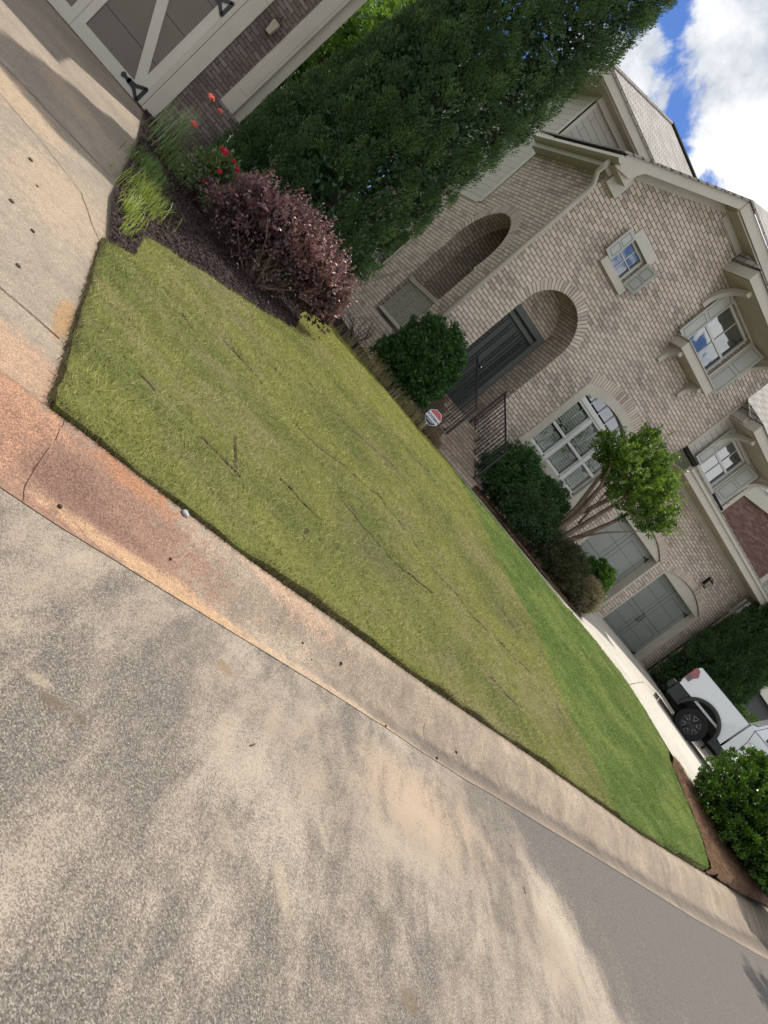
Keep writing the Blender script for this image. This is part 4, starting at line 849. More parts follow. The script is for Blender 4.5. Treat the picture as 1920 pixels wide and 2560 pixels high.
mb = MB(); mb.box(-2.04,.58,FY+.12,FY+.16,-.80,1.67); gdoor = ab(mb, 'carriage_door', 'door_brown')
gy = FY+.12
mb = MB()
mb.box(-2.04,.58,gy-.025,gy,-.80,-.60); mb.box(-2.04,.58,gy-.025,gy,1.52,1.67); mb.box(-.86,-.60,gy-.025,gy,-.60,1.52); mb.box(.42,.58,gy-.025,gy,-.60,1.52); mb.box(-2.04,-1.86,gy-.025,gy,-.60,1.52)
for (xa, xb) in ((.42,-.60),(-1.86,-.86)):
    s = 1 if xb > xa else -1
    a = (xa,-.60); b = (xb,1.52); w_ = .10
    mb.py([(a[0],a[1]+.22) , (a[0],a[1]), (a[0]+s*.07,a[1]), (b[0],b[1]-.22), (b[0],b[1]), (b[0]-s*.07,b[1])] if s > 0 else [(a[0],a[1]),(a[0],a[1]+.22),(b[0]+.07,b[1]),(b[0],b[1]),(b[0],b[1]-.22),(a[0]-.07,a[1])], gy-.022, gy)
mb.build('door_frame', 'trim_light', gdoor, root=(0,0,0), bevel=.004)
mb = MB(); mb.box(-.732,-.728,gy-.027,gy-.024,-.80,1.67)
for zz in (-.18, .44, 1.06): mb.box(-1.86,.42,gy-.003,gy-.001,zz-.004,zz+.004)
mb.build('panel_seam', 'black_line', gdoor)
for z in (-.66, 1.21):
    h_ = hinge_mesh(False, 1.05); h = h_.build('hinge', 'black_metal', gdoor); h.location = (.145, gy-.026, z)
for o in (gdoor,): pass
mb = MB(); mb.box(1.36,1.62,FY-.14,FY+.2,.26,7.4); mb.box(1.62,1.80,FY-.05,FY+.25,.26,7.4); mb.box(1.41,1.57,FY-.146,FY-.14,.62,7.2); ab(mb, 'corner_post', 'trim', bevel=.012)
mb = MB(); mb.box(1.34,1.82,FY-.16,FY+.3,-1.1,.259); ab(mb, 'post_pier', 'brick_brown')
mb = MB(); mb.box(-9.2,2.0,13.35,FY,7.55,7.6); mb.box(-9.2,2.0,13.28,13.35,7.5,7.75); mb.box(1.95,2.02,13.35,18.2,7.5,7.75); ab(mb, 'eave', 'trim')
mb = MB(); roof_poly(mb, [(-9.3,13.2,7.76),(2.1,13.2,7.76),(2.1,15.8,9.1),(-9.3,15.8,9.1)]); roof_poly(mb, [(-9.3,15.8,9.1),(2.1,15.8,9.1),(2.1,18.4,7.76),(-9.3,18.4,7.76)]); mb.add([(1.38,14,7.6),(1.38,17.6,7.6),(1.38,15.8,8.9)], [(0,1,2)]); ab(mb, 'roof', 'shingle')
t = thing('wall_lantern', 'dark lantern on the brown brick beside the cream corner post', 'lamp', (1.14, FY, 1.62), group=None)
mb = MB(); mb.box(-.05,.05,-.03,0,-.02,.16); mb.tube([(0,-.02,.14),(0,-.11,.20),(0,-.13,.14)], .012, 6); mb.build('bracket', 'black_metal', t)
mb = MB(); mb.lathe([(0,.14),(.09,.09),(.09,.075)], (0,-.13,0), 'z', 6); mb.lathe([(.05,-.14),(.0,-.17)], (0,-.13,0), 'z', 6); mb.build('cage', 'bark_dark', t)
mb = MB(); mb.lathe([(.078,.075),(.05,-.14)], (0,-.13,0), 'z', 6); mb.build('lamp_glass', 'lamp_glass', t)
# ---------------------------------------------------------------- red brick house at the right
N0 = (27, 13, -.5)
nb = thing('red_brick_house', 'dark red brick house with cream trim behind the garage wing', 'house', N0)
def nbuild(mb, name, m, **k): return mb.build(name, m, nb, root=N0, **k)
mb = MB(); mb.quad((23,15.5,-.8),(23,26,-.8),(23,26,6.3),(23,15.5,6.3)); mb.quad((22.8,13,-.8),(22.8,15.5,-.8),(22.8,15.5,2.9),(22.8,13,2.9)); wall_xz(mb, [(22.8,-.8),(34,-.8),(34,2.9),(22.8,2.9)], [[(23.35,-.6),(28.2,-.6),(28.2,1.9),(23.35,1.9)]], 13.0, reveal=.3); nbuild(mb, 'wall', 'brick_red')
mb = MB(); mb.quad((23.0,15.45,6.7),(23.0,26,6.7),(23.0,26,9.2),(23.0,15.45,9.2)); mb.quad((22.8,13,2.9),(22.8,15.5,2.9),(22.8,15.5,5.4),(22.8,13,5.4)); wall_xz(mb, [(22.8,2.9),(34,2.9),(34,5.4),(22.8,5.4)], [], 13.0); nbuild(mb, 'siding_wall', 'siding')
mb = MB(); mb.box(22.9,23,15.4,26,6.3,6.75); mb.box(22.7,22.8,15.38,15.56,-.6,6.6); mb.box(22.78,22.80,12.98,13.16,2.9,5.4); mb.box(22.75,23.35,12.96,13.0,-.6,2.2); mb.box(23.35,28.2,12.96,13.0,1.9,2.2); mb.box(22.4,23,13.0,15.6,5.4,5.6); nbuild(mb, 'trim', 'trim_light')
mb = MB(); mb.box(22.4,22.48,15.4,26,9.2,9.4); mb.box(22.48,23,15.4,26,9.2,9.23); nbuild(mb, 'eave', 'trim'); mb = MB(); mb.box(22.97,23.0,16.5,18.6,6.9,7.6); nbuild(mb, 'side_window', 'glass')
mb = MB(); mb.box(23.35,28.2,13.28,13.3,-.6,1.9); nbuild(mb, 'garage_door', 'car_black')
mb = MB(); mb.box(22.76,22.80,13.7,14.7,3.5,4.8); wv = nbuild(mb, 'window', 'trim_light'); mb = MB(); mb.quad((22.755,13.8,3.6),(22.755,14.6,3.6),(22.755,14.6,4.7),(22.755,13.8,4.7)); mb.build('pane', 'glass', wv)
mb = MB(); roof_poly(mb, [(22.35,15.3,9.42),(22.35,27,9.42),(28,27,12.8),(28,15.3,12.8)]); roof_poly(mb, [(22.3,12.6,5.62),(34,12.6,5.62),(34,15.6,7.4),(22.3,15.6,7.4)]); nbuild(mb, 'roof', 'shingle')
# children that were built in world coordinates under a part: shift to the part's frame
for top in (house, ga, nb):
    for o in list(top.children):
        for c in list(o.children):
            if c.name.split('.')[0] in ('panel_moulding', 'shutter_dog'): continue
            if o.type == 'MESH':
                c.location = Vector(c.location)-Vector(top.location)
# ---------------------------------------------------------------- pickup truck
TA = math.atan2(-.84, .54); TX, TY = 17.25, 10.8; TG = -.73
# (TX, TY) is the rear corner of the side that faces the street
truck = thing('pickup_truck', 'white crew cab pickup truck with black wheels parked on the driveway', 'pickup truck', (TX-.95*math.sin(TA), TY+.95*math.cos(TA), TG), TA)
# local frame: x forward from the tail, y to the left (away from camera), side facing camera at y = -.95
def tb(mb, name, m, parent=truck, **k): return mb.build(name, m, parent, **k)
WR = .40; WX0, WX1 = .95, 4.15; HZ = 1.49; SB = .62; DXC = -.46
def wheel_arch(cx, r, z0, n=12):
    a0 = math.degrees(math.asin((z0-.50)/r)) if abs(z0-.50) < r else 0
    return [(cx+r*math.cos(R(180-a0-(180-2*a0)*i/n)), .50+r*math.sin(R(180-a0-(180-2*a0)*i/n))) for i in range(n+1)]
ra = .53; AZC = .50
bedp = [(.03,.84)]+[(.0,1.0),(.02,1.38),(.05,HZ),(1.67,HZ),(1.67,.66)]+list(reversed(wheel_arch(WX0, ra, .70)))+[(.44,.84)]
for s, nm in ((-1, 'near'), (1, 'far')):
    m_ = MB(); y0, y1 = (-.95, -.80) if s < 0 else (.80, .95)
    m_.prism(bedp, lambda a, b: (a, y0 if s > 0 else y0-.0, b), lambda a, b: (a, y1, b)); tb(m_, 'bed_side', 'car_white', bevel=.045)
m_ = MB(); m_.box(.04,1.66,-.8,.8,.82,.88); m_.box(1.60,1.67,-.8,.8,.8,HZ); m_.box(.02,.10,-.8,.8,.74,HZ-.02); tb(m_, 'bed_floor', 'car_white')
for s_ in (-1, 1):
    m_ = MB(); m_.box(.05,1.67,s_*.80,s_*.93,HZ+.001,HZ+.025); tb(m_, 'bed_rail_cap', 'car_black')
cab = [(a+DXC, b+.11) for a, b in [(2.18,.53),(2.18,HZ-.11+.03),(2.30,1.50),(2.44,1.88),(2.75,1.94),(3.7,1.93),(4.25,1.58),(4.55,1.40),(5.45,1.28),(5.62,1.10),(5.66,.57)]]+[(WX1+.50,.68)]+list(reversed(wheel_arch(WX1, ra, .70)))+[(WX1-.56,.66)]
def taper(z): return .95-.20*max(0, (z-1.49))/.57 if z > 1.49 else .95
m_ = MB(); m_.prism(cab, lambda a, b: (a, -taper(b), b), lambda a, b: (a, taper(b), b)); tb(m_, 'cab', 'car_white', bevel=.025)
m_ = MB()
for s in (-1, 1):
    for win in ([(2.62,1.42),(2.60,1.80),(3.25,1.82),(3.28,1.42)], [(3.36,1.42),(3.34,1.82),(3.68,1.82),(4.12,1.48),(4.10,1.42)]):
        m_.add([(a+DXC, s*(taper(b+.11)+.004), b+.11) for a, b in win], [tuple(range(len(win)))])
tb(m_, 'side_window', 'car_glass')
m_ = MB(); m_.quad((1.835,-.7,1.60),(1.835,.7,1.60),(1.97,.66,1.93),(1.97,-.66,1.93)); tb(m_, 'rear_window', 'car_glass'); m_ = MB(); m_.quad((3.30,-.66,2.01),(3.30,.66,2.01),(3.775,.78,1.715),(3.775,-.78,1.715)); tb(m_, 'windshield', 'car_glass')
m_ = MB()
for s in (-1, 1):
    def ln_(pts):
        for (a, b), (c, d) in zip(pts[:-1], pts[1:]):
            w = .006; dx, dz = c-a, d-b; l = math.hypot(dx, dz); nx, nz = -dz/l*w, dx/l*w
            q = [(a-nx+DXC, b-nz+.11), (a+nx+DXC, b+nz+.11), (c+nx+DXC, d+nz+.11), (c-nx+DXC, d-nz+.11)]; m_.add([(u, s*(taper(v)+.0035), v) for u, v in q], [(0,1,2,3)])
    ln_([(2.32,1.38),(2.42,1.10),(2.46,.64)]); ln_([(2.32,1.385),(4.2,1.385)]); ln_([(3.31,1.9),(3.31,.64)]); ln_([(4.25,1.38),(4.12,.9),(4.05,.64)]); ln_([(2.32,1.38),(2.52,1.86)])
tb(m_, 'door_gap', 'black_line')
for x in (2.02, 3.0):
    m_ = MB(); m_.tube([(x,-.955,1.22),(x+.02,-.985,1.225),(x+.21,-.985,1.225),(x+.23,-.955,1.22)], .014, 6); tb(m_, 'door_handle', 'chrome', smooth=True)
m_ = MB()
for s in (-1, 1):
    for cx in (WX0, WX1):
        m_ = MB(); o_ = wheel_arch(cx, ra+.08, .56, 18); i_ = wheel_arch(cx, ra-.015, .56, 18); y0 = s*.945; y1 = s*.985
        for k in range(18): m_.add([(o_[k][0],y0,o_[k][1]),(o_[k+1][0],y0,o_[k+1][1]),(o_[k+1][0],y1,o_[k+1][1]-.0),(o_[k][0],y1,o_[k][1]),(i_[k][0],s*.78,i_[k][1]),(i_[k+1][0],s*.78,i_[k+1][1]),(i_[k+1][0],y1,i_[k+1][1]),(i_[k][0],y1,i_[k][1])], [(0,1,2,3),(3,2,6,7),(7,6,5,4)])
        tb(m_, 'fender_flare', 'car_black', smooth=True)
for nm_, bx in (('lower_cladding', (.0,.42,-.93,-.78,.46,.835)), ('lower_cladding', (.0,.42,.78,.93,.46,.835)), ('rocker_panel', (1.46,3.6,-.93,-.80,.44,.655)), ('rocker_panel', (1.46,3.6,.8,.93,.44,.655)), ('front_bumper', (5.10,5.26,-.9,.9,.50,.90))):
    m_ = MB(); m_.box(*bx); tb(m_, nm_, 'car_black', bevel=.02)
m_ = MB(); m_.box(-.14,.0,-.86,.86,.56,.80); tb(m_, 'rear_bumper', 'car_black', bevel=.03)
m_ = MB(); m_.box(.3,5.0,-.5,.5,.36,.60); m_.box(.35,1.60,-.79,.79,.60,1.1); tb(m_, 'chassis', 'black_line')
for s in (-1, 1):
    m_ = MB(); m_.prism([(-.005,1.02),(-.015,1.40),(.09,1.40),(.19,1.27),(.13,1.15),(.12,1.02)], lambda a, b: (a, s*.94, b), lambda a, b: (a, s*.965, b)); tl = tb(m_, 'tail_light', 'tail_red', bevel=.006)
    m_ = MB(); m_.prism([(.0,1.03),(.0,1.16),(.06,1.20),(.12,1.12),(.115,1.03)], lambda a, b: (a, s*.966, b), lambda a, b: (a, s*.969, b)); m_.build('lens', 'tail_dark', tl)
    m_ = MB(); m_.box(5.02,5.17,s*.60,s*.90,1.0,1.18); tb(m_, 'headlight', 'lamp_glass')
def wheel(cx, cy, s):
    w = MB(); w.lathe([(.255,-.10),(.36,-.125),(.392,-.11),(.40,-.08),(.40,.08),(.392,.11),(.36,.125),(.255,.10)], (cx,cy,WR), 'y', 40); o = tb(w, 'tyre', 'rubber', smooth=True); 
    w = MB(); w.lathe([(.262,-.112),(.262,.10)], (cx,cy,WR), 'y', 36); w.lathe([(0,s*-.0+s*.03),(.25,s*.03)], (cx,cy,WR), 'y', 36)
    w.lathe([(0,s*.085),(.07,s*.085),(.075,s*.06)], (cx,cy,WR), 'y', 20); w.lathe([(.262,s*.118),(.245,s*.118),(.24,s*.09)], (cx,cy,WR), 'y', 36)
    for k in range(6):
        a = k*60+12
        for da in (-9, 9):
            p = [(cx+.06*math.cos(R(a+da*2.2)), cy+s*.08, WR+.06*math.sin(R(a+da*2.2))), (cx+.245*math.cos(R(a+da)), cy+s*.10, WR+.245*math.sin(R(a+da)))]; w.tube(p, [.022,.016], 6)
    w.build('rim', 'rim_black', o)
    w = MB()
    for k in range(6):
        a = k*60+42; pr_ = [(.125,-9),(.225,-15),(.225,15),(.125,9)]
        pts = [(cx+r*math.cos(R(a+t)), cy+s*.108, WR+r*math.sin(R(a+t))) for r, t in pr_]; w.tube(pts+[pts[0]], .0075, 5)
    w.build('wheel_insert', 'rim_silver', o)
for cx in (WX0, WX1):
    wheel(cx, -.83, -1); wheel(cx, .83, 1)
# ---------------------------------------------------------------- plants
def clumped(centers, normals, per, sig, outw=.6, up=.3):
    n = len(centers); d = sph(n*per); nr = np.repeat(normals, per, 0); d = unit(d+nr*.55); sc_ = np.repeat(rng.uniform(.65, 1.45, (n, 1)), per, 0)
    P = np.repeat(centers, per, 0)+d*sig*1.55*sc_*(rng.random((n*per, 1))**.45); D = nr*outw*.6+d*.7+rng.normal(size=(n*per, 3))*.35; D[:, 2] += up
    return P, D, np.repeat(rng.random(n), per)
def arborvitae(name, x, y, h, r, lab, nclump=1500, per=70, group=None, leaf=.055, z0=None, taper_p=.55, gap=0.0):
    z0 = gz(x, y) if z0 is None else z0; t = thing(name, lab, 'tree', (x, y, z0), group=group)
    m_ = MB(); m_.tube([(0,0,-.1),(.03,.02,h*.5),(0,0,h*.9)], [.11,.08,.02], 7); m_.build('trunk', 'bark_dark', t)
    for k in range(5):
        m_2 = MB(); a = k*1.3
    u = rng.random(nclump)**.85; zz = .15+u*(h-.15); th = rng.uniform(0, 2*np.pi, nclump)
    prof = np.where(u < .35, .86+.14*u/.35, 1)*np.clip((1-u), 0, 1)**taper_p*(1+.0*u)
    rr = (r-.08)*prof*(1+.30*(fbm(th*r*2.4+x, zz*1.9, 1.0, 3, 17)-.5))*(1-.20*rng.random(nclump)**2)
    Cn = np.column_stack([rr*np.cos(th), rr*np.sin(th), zz]); Nn = np.column_stack([np.cos(th), np.sin(th), np.full(nclump, .45)])
    P, D, cr_ = clumped(Cn, Nn, per, np.array([.085,.085,.12]), .8, .75)
    rnd = np.clip(.7*cr_**1.3+.35*rng.random(len(P)), 0, 1)
    # inner mass so the crown is not see-through, coloured darker as inner shade
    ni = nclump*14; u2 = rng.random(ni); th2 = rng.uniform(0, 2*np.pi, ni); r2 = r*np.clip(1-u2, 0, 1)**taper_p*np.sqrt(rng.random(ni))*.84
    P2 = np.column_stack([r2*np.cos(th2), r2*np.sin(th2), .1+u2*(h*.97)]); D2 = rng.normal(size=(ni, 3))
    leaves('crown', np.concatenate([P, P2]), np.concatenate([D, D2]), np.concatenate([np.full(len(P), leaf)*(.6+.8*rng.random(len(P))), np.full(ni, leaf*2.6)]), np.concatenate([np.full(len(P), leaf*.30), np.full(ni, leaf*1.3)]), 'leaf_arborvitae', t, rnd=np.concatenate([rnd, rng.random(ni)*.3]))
    return t
arborvitae('arborvitae', 3.22, 12.0, 11.5, 1.33, 'tall dense arborvitae nearest the arched side wall, its tip out of the picture', 2300, 150, 'arborvitae between the houses', taper_p=.12, leaf=.046)
arborvitae('arborvitae', 2.62, 12.75, 5.4, 1.15, 'shorter arborvitae beside the cream corner post of the brown garage', 1200, 130, 'arborvitae between the houses', taper_p=.72, leaf=.046)
arborvitae('arborvitae', 21.25, 12.95, 5.4, 1.18, 'dark arborvitae at the right corner of the garage wing, behind the truck bed', 1300, 60, 'arborvitae beside the red brick house', taper_p=.25, leaf=.07)
arborvitae('arborvitae', 20.95, 12.2, 4.0, .80, 'dark arborvitae in front of the red brick house, above the truck bed', 1000, 60, 'arborvitae beside the red brick house', taper_p=.25, leaf=.07)
def bush(name, x, y, lobes, lab, cat, m, n, ln, wd, z0=None, stems=0, stem_mat='bark_dark', ncl=None, sig=.05, surf=.12, up=.25, group=None, top=None, srad=.014, inner=True):
    z0 = gz(x, y) if z0 is None else z0; t = thing(name, lab, cat, (x, y, z0), group=group)
    vol = np.array([l[1][0]*l[1][1]+l[1][2]*l[1][0] for l in lobes]); vol = vol/vol.sum(); ncl = ncl or max(30, n//40)
    Cs = []; Ns = []
    for l, v in zip(lobes, vol):
        k = int(ncl*v)+1; d = sph(k); d[:, 2] = np.where(d[:, 2] < -.55, -d[:, 2], d[:, 2]); rad = np.array(l[1])*(1-surf*rng.random((k, 1))**1.5)*(1+.22*(rng.random((k, 1))-.5)); Cs.append(np.array(l[0])+d*rad); Ns.append(unit(d/np.array(l[1])))
    Cs = np.concatenate(Cs); Ns = np.concatenate(Ns); per = max(4, n//len(Cs)); P, D, cr_ = clumped(Cs, Ns, per, sig, .7, up)
    rnd = np.clip(.45*cr_+.55*rng.random(len(P)), 0, 1)
    L_ = ln*(.6+.8*rng.random(len(P))); W_ = wd*(.7+.6*rng.random(len(P)))
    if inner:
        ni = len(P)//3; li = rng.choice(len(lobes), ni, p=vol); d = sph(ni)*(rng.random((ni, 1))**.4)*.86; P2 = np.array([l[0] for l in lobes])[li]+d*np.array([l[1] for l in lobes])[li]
        P = np.concatenate([P, P2]); D = np.concatenate([D, rng.normal(size=(ni, 3))]); rnd = np.concatenate([rnd, rng.random(ni)*.35]); L_ = np.concatenate([L_, np.full(ni, ln*1.5)]); W_ = np.concatenate([W_, np.full(ni, wd*1.6)])  # inner leaves take the dark ramp end, painting shade inside the bush
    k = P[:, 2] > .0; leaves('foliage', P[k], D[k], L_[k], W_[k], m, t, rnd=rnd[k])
    if stems:
        m_ = MB()
        for i in range(stems):
            l = lobes[i % len(lobes)]; e = np.array(l[0])+sph(1)[0]*np.array(l[1])*.75; e[2] = abs(e[2]); b = np.array([random.uniform(-.08,.08), random.uniform(-.08,.08), -.03]); mid = b*.5+e*.5+rng.normal(size=3)*.06
            m_.tube([b, b*.75+e*.25+rng.normal(size=3)*.03, mid, e], [srad*1.5, srad*1.2, srad, srad*.4], 5)
        m_.build('stem', stem_mat, t)
    return t
# loropetalum with plum leaves
t = bush('plum_leaved_shrub', 2.66, 9.72, [((.05,0,.74),(.66,.55,.34)),((-.45,.1,.62),(.50,.45,.34)),((.62,-.1,.62),(.42,.40,.40)),((.15,.25,.88),(.45,.35,.26)),((-.05,-.25,.60),(.45,.3,.22)),((.85,0,.42),(.28,.3,.26)),((-.82,-.05,.48),(.34,.36,.32))], 'wide spreading shrub with purple red leaves and bare stems low down', 'shrub', 'leaf_plum', 12000, .050, .028, stems=0, ncl=240, sig=.065, up=.5, surf=.5)
m_ = MB()
for i in range(46):
    a = random.uniform(0, 6.28); rr = random.uniform(.3, .95); e = np.array([math.cos(a)*rr*.95, math.sin(a)*rr*.62, random.uniform(.3,.95)]); b = np.array([random.uniform(-.1,.1), random.uniform(-.1,.1), -.02]); q = b*.6+e*.4; q[2] *= .8
    m_.tube([b, q+rng.normal(size=3)*.04, e*.75+b*.25+rng.normal(size=3)*.05, e], [.022,.014,.009,.004], 5)
m_.build('stem', 'bark_smooth', t)
def sprays(parent, lobes, n, L0, k, ln, wd, m, name='spray_foliage'):
    P = []; D = []; V = [l[1][0]*l[1][1] for l in lobes]; Vs = sum(V)
    for i in range(n):
        l = random.choices(lobes, V)[0]; d = sph(1)[0]; d[2] = abs(d[2])*.9+.05; d /= np.linalg.norm(d); p = np.array(l[0])+d*np.array(l[1])*.92; q = d*.6+np.array([0,0,.45])+rng.normal(size=3)*.3; q /= np.linalg.norm(q); L_ = L0*random.uniform(.4, 1.3)
        for j in range(k):
            u = (j+1)/k; c = p+q*L_*u+np.array([0,0,-.10*L_*u*u]); P.append(c+rng.normal(size=3)*.012); w = np.cross(q, rng.normal(size=3)); D.append(q*.5+w/np.linalg.norm(w))
    return leaves(name, np.array(P), np.array(D), ln, wd, m, parent, rnd=.5+.5*rng.random(len(P)))
sprays(t, [((.05,0,.74),(.66,.55,.34)),((-.45,.1,.62),(.50,.45,.34)),((.62,-.1,.62),(.42,.40,.40)),((.15,.25,.88),(.45,.35,.26))], 300, .26, 14, .045, .024, 'leaf_plum')
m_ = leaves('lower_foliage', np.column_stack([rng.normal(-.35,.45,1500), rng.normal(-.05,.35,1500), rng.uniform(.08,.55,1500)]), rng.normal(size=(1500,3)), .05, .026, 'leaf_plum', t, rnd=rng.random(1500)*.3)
# rose bush with red flowers
t = bush('rose_bush', 1.55, 10.6, [((-.02,.05,.36),(.27,.28,.30)),((.10,.1,.60),(.22,.22,.20))], 'rose bush with crimson blooms between the plum shrub and the driveway', 'shrub', 'leaf_rose', 1500, .06, .034, stems=18, ncl=110, sig=.07, stem_mat='leaf_dark' if False else 'bark_dark', up=.2)
def bloom(parent, p, r, m='petal_red'):
    n = 60; d = sph(n); d[:, 2] = abs(d[:, 2])*.8-.1; P = np.array(p)+d*r*(.35+.65*rng.random((n,1))); o = leaves('bloom', P, np.cross(d, rng.normal(size=(n,3))), r*.95, r*.8, m, parent); return o
Rz = np.array([1.55, 10.6, gz(1.55,10.6)])
for (x, y, z, r) in ((1.43,10.25,-.17,.060),(1.59,10.25,-.15,.030),(1.55,10.2,-.37,.036),(1.50,10.15,-.59,.028),(1.68,10.25,-.19,.038)):
    bloom(t, np.array([x,y,z])-Rz, r)
def blades(name, x, y, n, spread, h, w, lab, m, cat='plant', z0=None, arch=.5, group=None, flowers=None, sx=1, sy=1, partname='leaf_clump'):
    z0 = gz(x, y) if z0 is None else z0; t = thing(name, lab, cat, (x, y, z0), group=group); V = []; F = []; rd = []
    for i in range(n):
        a = random.uniform(0, 6.283); b = np.array([random.gauss(0, spread)*sx, random.gauss(0, spread)*sy, 0]); hh = h*random.uniform(.55, 1.15); out = hh*arch*random.uniform(.3, 1.5); d = np.array([math.cos(a), math.sin(a), 0]); s = np.array([-d[1], d[0], 0]); k0 = len(V); K = 5
        for k in range(K):
            u = k/(K-1); p = b+d*out*u*u+np.array([0,0,hh*(u*1.15-.35*arch*u*u*u)]); ww = w*(1-u*.95)*.5; V += [p-s*ww, p+s*ww]
        for k in range(K-1): F.append((k0+2*k, k0+2*k+1, k0+2*k+3, k0+2*k+2)); rd.append(random.random())
    raw_mesh(partname, np.array(V), np.array(F), m, t, rnd=rd); return t
dz = lambda x, y: gz(x, y)+.02
blades('liriope_clump', .95, 8.35, 420, .13, .24, .010, 'bright yellow green grassy clump, largest of those beside the driveway', 'blade_bright', 'ornamental grass', group='grassy clumps beside the driveway', sx=1, sy=1.8)
blades('liriope_clump', .84, 7.30, 220, .07, .21, .010, 'thin yellow green grassy clump at the driveway edge near the lawn corner', 'blade_bright', 'ornamental grass', group='grassy clumps beside the driveway', sx=.8, sy=2.2)
blades('liriope_clump', .95, 9.9, 520, .12, .19, .009, 'darker green grassy clump between the bright clump and the cream garage door', 'blade_dark', 'ornamental grass', group='grassy clumps beside the driveway', sx=1, sy=3)
blades('liriope_clump', .85, 6.65, 40, .04, .2, .011, 'small sparse yellow green tuft at the corner where lawn, mulch and driveway meet', 'blade_bright', 'ornamental grass', group='grassy clumps beside the driveway', sx=.8, sy=2)
t = blades('oleander', 1.12, 12.6, 150, .15, .72, .017, 'long leaved plant with pink flowers against the brown brick', 'leaf_lily', 'plant', arch=.35)
Oz = np.array([1.08, 12.6, gz(1.08,12.6)])
for (x, y, z, r) in ((1.12,12.0,-.28,.055),(1.05,12.2,.14,.06),(1.25,12.2,.12,.04)): bloom(t, np.array([x,y,z])-Oz, r, 'petal_pink')
blades('lily_clump', 1.35, 11.5, 220, .20, .36, .016, 'dark strap leaved clump behind the rose bush', 'blade_dark', 'plant', arch=.5)
# shrubs at the house
bush('rounded_shrub', 6.72, 12.75, [((0,0,.95),(.66,.66,.74)),((.05,-.05,.6),(.70,.62,.55)),((-.2,.0,.42),(.55,.55,.42))], 'rounded green shrub left of the brick entry steps', 'shrub', 'leaf_laurel', 30000, .075, .030, ncl=600, sig=.06, surf=.1, stems=6)
blades('liriope_border', 6.0, 12.25, 420, .20, .34, .012, 'pale green grassy border clump left of the round shrub', 'blade_tan', 'ornamental grass', group='grassy clumps in front of the round shrub', sx=2.0, sy=.8)
blades('liriope_border', 6.95, 11.98, 330, .16, .30, .012, 'grassy clump around the foot of the yard sign', 'blade_tan', 'ornamental grass', group='grassy clumps in front of the round shrub', sx=1.7, sy=.7)
blades('ornamental_grass', 7.72, 11.98, 420, .13, .34, .006, 'fine reddish brown grass tuft beside the bottom entry step', 'blade_brown', 'ornamental grass', arch=.7)
# bare twiggy shrub by the side wall
t = thing('bare_shrub', 'leafless twiggy shrub in front of the side wall', 'shrub', (5.75, 13.2, gz(5.75,13.2)))
m_ = MB()
for i in range(38):
    a = random.uniform(0, 6.28); p = np.array([0.,0,0]); d = np.array([math.cos(a)*.9, math.sin(a)*.6, random.uniform(.35,1.0)]); pts = [p.copy()]; 
    for k in range(5): d = d+rng.normal(size=3)*.35; p = p+unit(d[None])[0]*.14; p[2] = max(p[2], .01); pts.append(p.copy())
    m_.tube(pts, [.014,.010,.008,.006,.004,.002], 4)
m_.build('twig', 'bark_dark', t)
bush('dark_shrub', 10.15, 12.65, [((0,0,.75),(.62,.5,.72)),((.5,.15,.55),(.5,.45,.55))], 'dark green shrub against the stair railing and arched window', 'shrub', 'leaf_laurel', 16000, .06, .026, ncl=420, sig=.07, group='shrubs under the arched window', stems=5)
bush('dark_shrub', 11.40, 12.70, [((0,0,.74),(.80,.5,.74)),((-.5,0,.60),(.6,.45,.58))], 'dark green shrub under the right half of the arched window', 'shrub', 'leaf_laurel', 16000, .06, .026, ncl=420, sig=.07, group='shrubs under the arched window', stems=5)
bush('nandina', 10.8, 12.0, [((0,0,.55),(.72,.45,.56)),((.55,.05,.50),(.6,.42,.50))], 'loose dull green shrub with a pink flower beside the walk', 'shrub', 'leaf_dark', 12000, .05, .020, ncl=260, sig=.08, surf=.3, group='low shrubs along the walk', stems=14)
bush('nandina', 12.1, 11.5, [((0,0,.45),(.62,.45,.48))], 'reddish bronze leaved shrub beside the walk in front of the small tree', 'shrub', 'leaf_nandina', 11000, .05, .020, ncl=240, sig=.08, surf=.3, group='low shrubs along the walk', stems=14)
bush('nandina', 13.0, 11.2, [((0,0,.38),(.46,.36,.40))], 'pale tan tipped shrub at the end of the walk by the driveway', 'shrub', 'leaf_abelia', 8000, .034, .016, ncl=240, sig=.06, surf=.3, group='low shrubs along the walk', stems=10)
bush('glossy_shrub', 13.35, 11.75, [((0,0,.62),(.42,.42,.60)),((.1,-.1,.35),(.45,.4,.4))], 'glossy bright green shrub in front of the first garage door', 'shrub', 'leaf_holly', 13000, .055, .028, ncl=330, sig=.05, stems=5)
# crape myrtle: several smooth trunks and a broad crown
cx, cy = 11.75, 12.0; cz = gz(cx, cy)
t = thing('small_tree', 'small multi trunked tree with smooth tan limbs in front of the garage', 'tree', (cx, cy, cz))
m_ = MB()
TR = [[(0,0,0),(-.03,.0,.7),(-.22,0,1.5),(-.45,.05,2.2),(-.5,.1,2.8)],[(.05,.05,0),(.10,.05,.75),(.0,.1,1.4),(-.12,.15,2.2),(.0,.2,3.0)],[(.08,-.05,0),(.22,0,.7),(.32,0,1.4),(.38,-.05,2.2),(.3,-.1,3.1)],[(.10,.02,0),(.35,.05,.6),(.65,.05,1.25),(.95,.1,2.0),(1.15,.1,2.7)],[(-.06,.08,0),(.05,.15,.9),(.30,.25,1.7),(.6,.3,2.6)],[(0,-.08,0),(-.12,-.1,.8),(-.18,-.15,1.5),(-.5,-.25,2.1),(-.9,-.3,2.6)]]
for p in TR: m_.tube(p, [.085,.068,.055,.042,.02][:len(p)], 8)
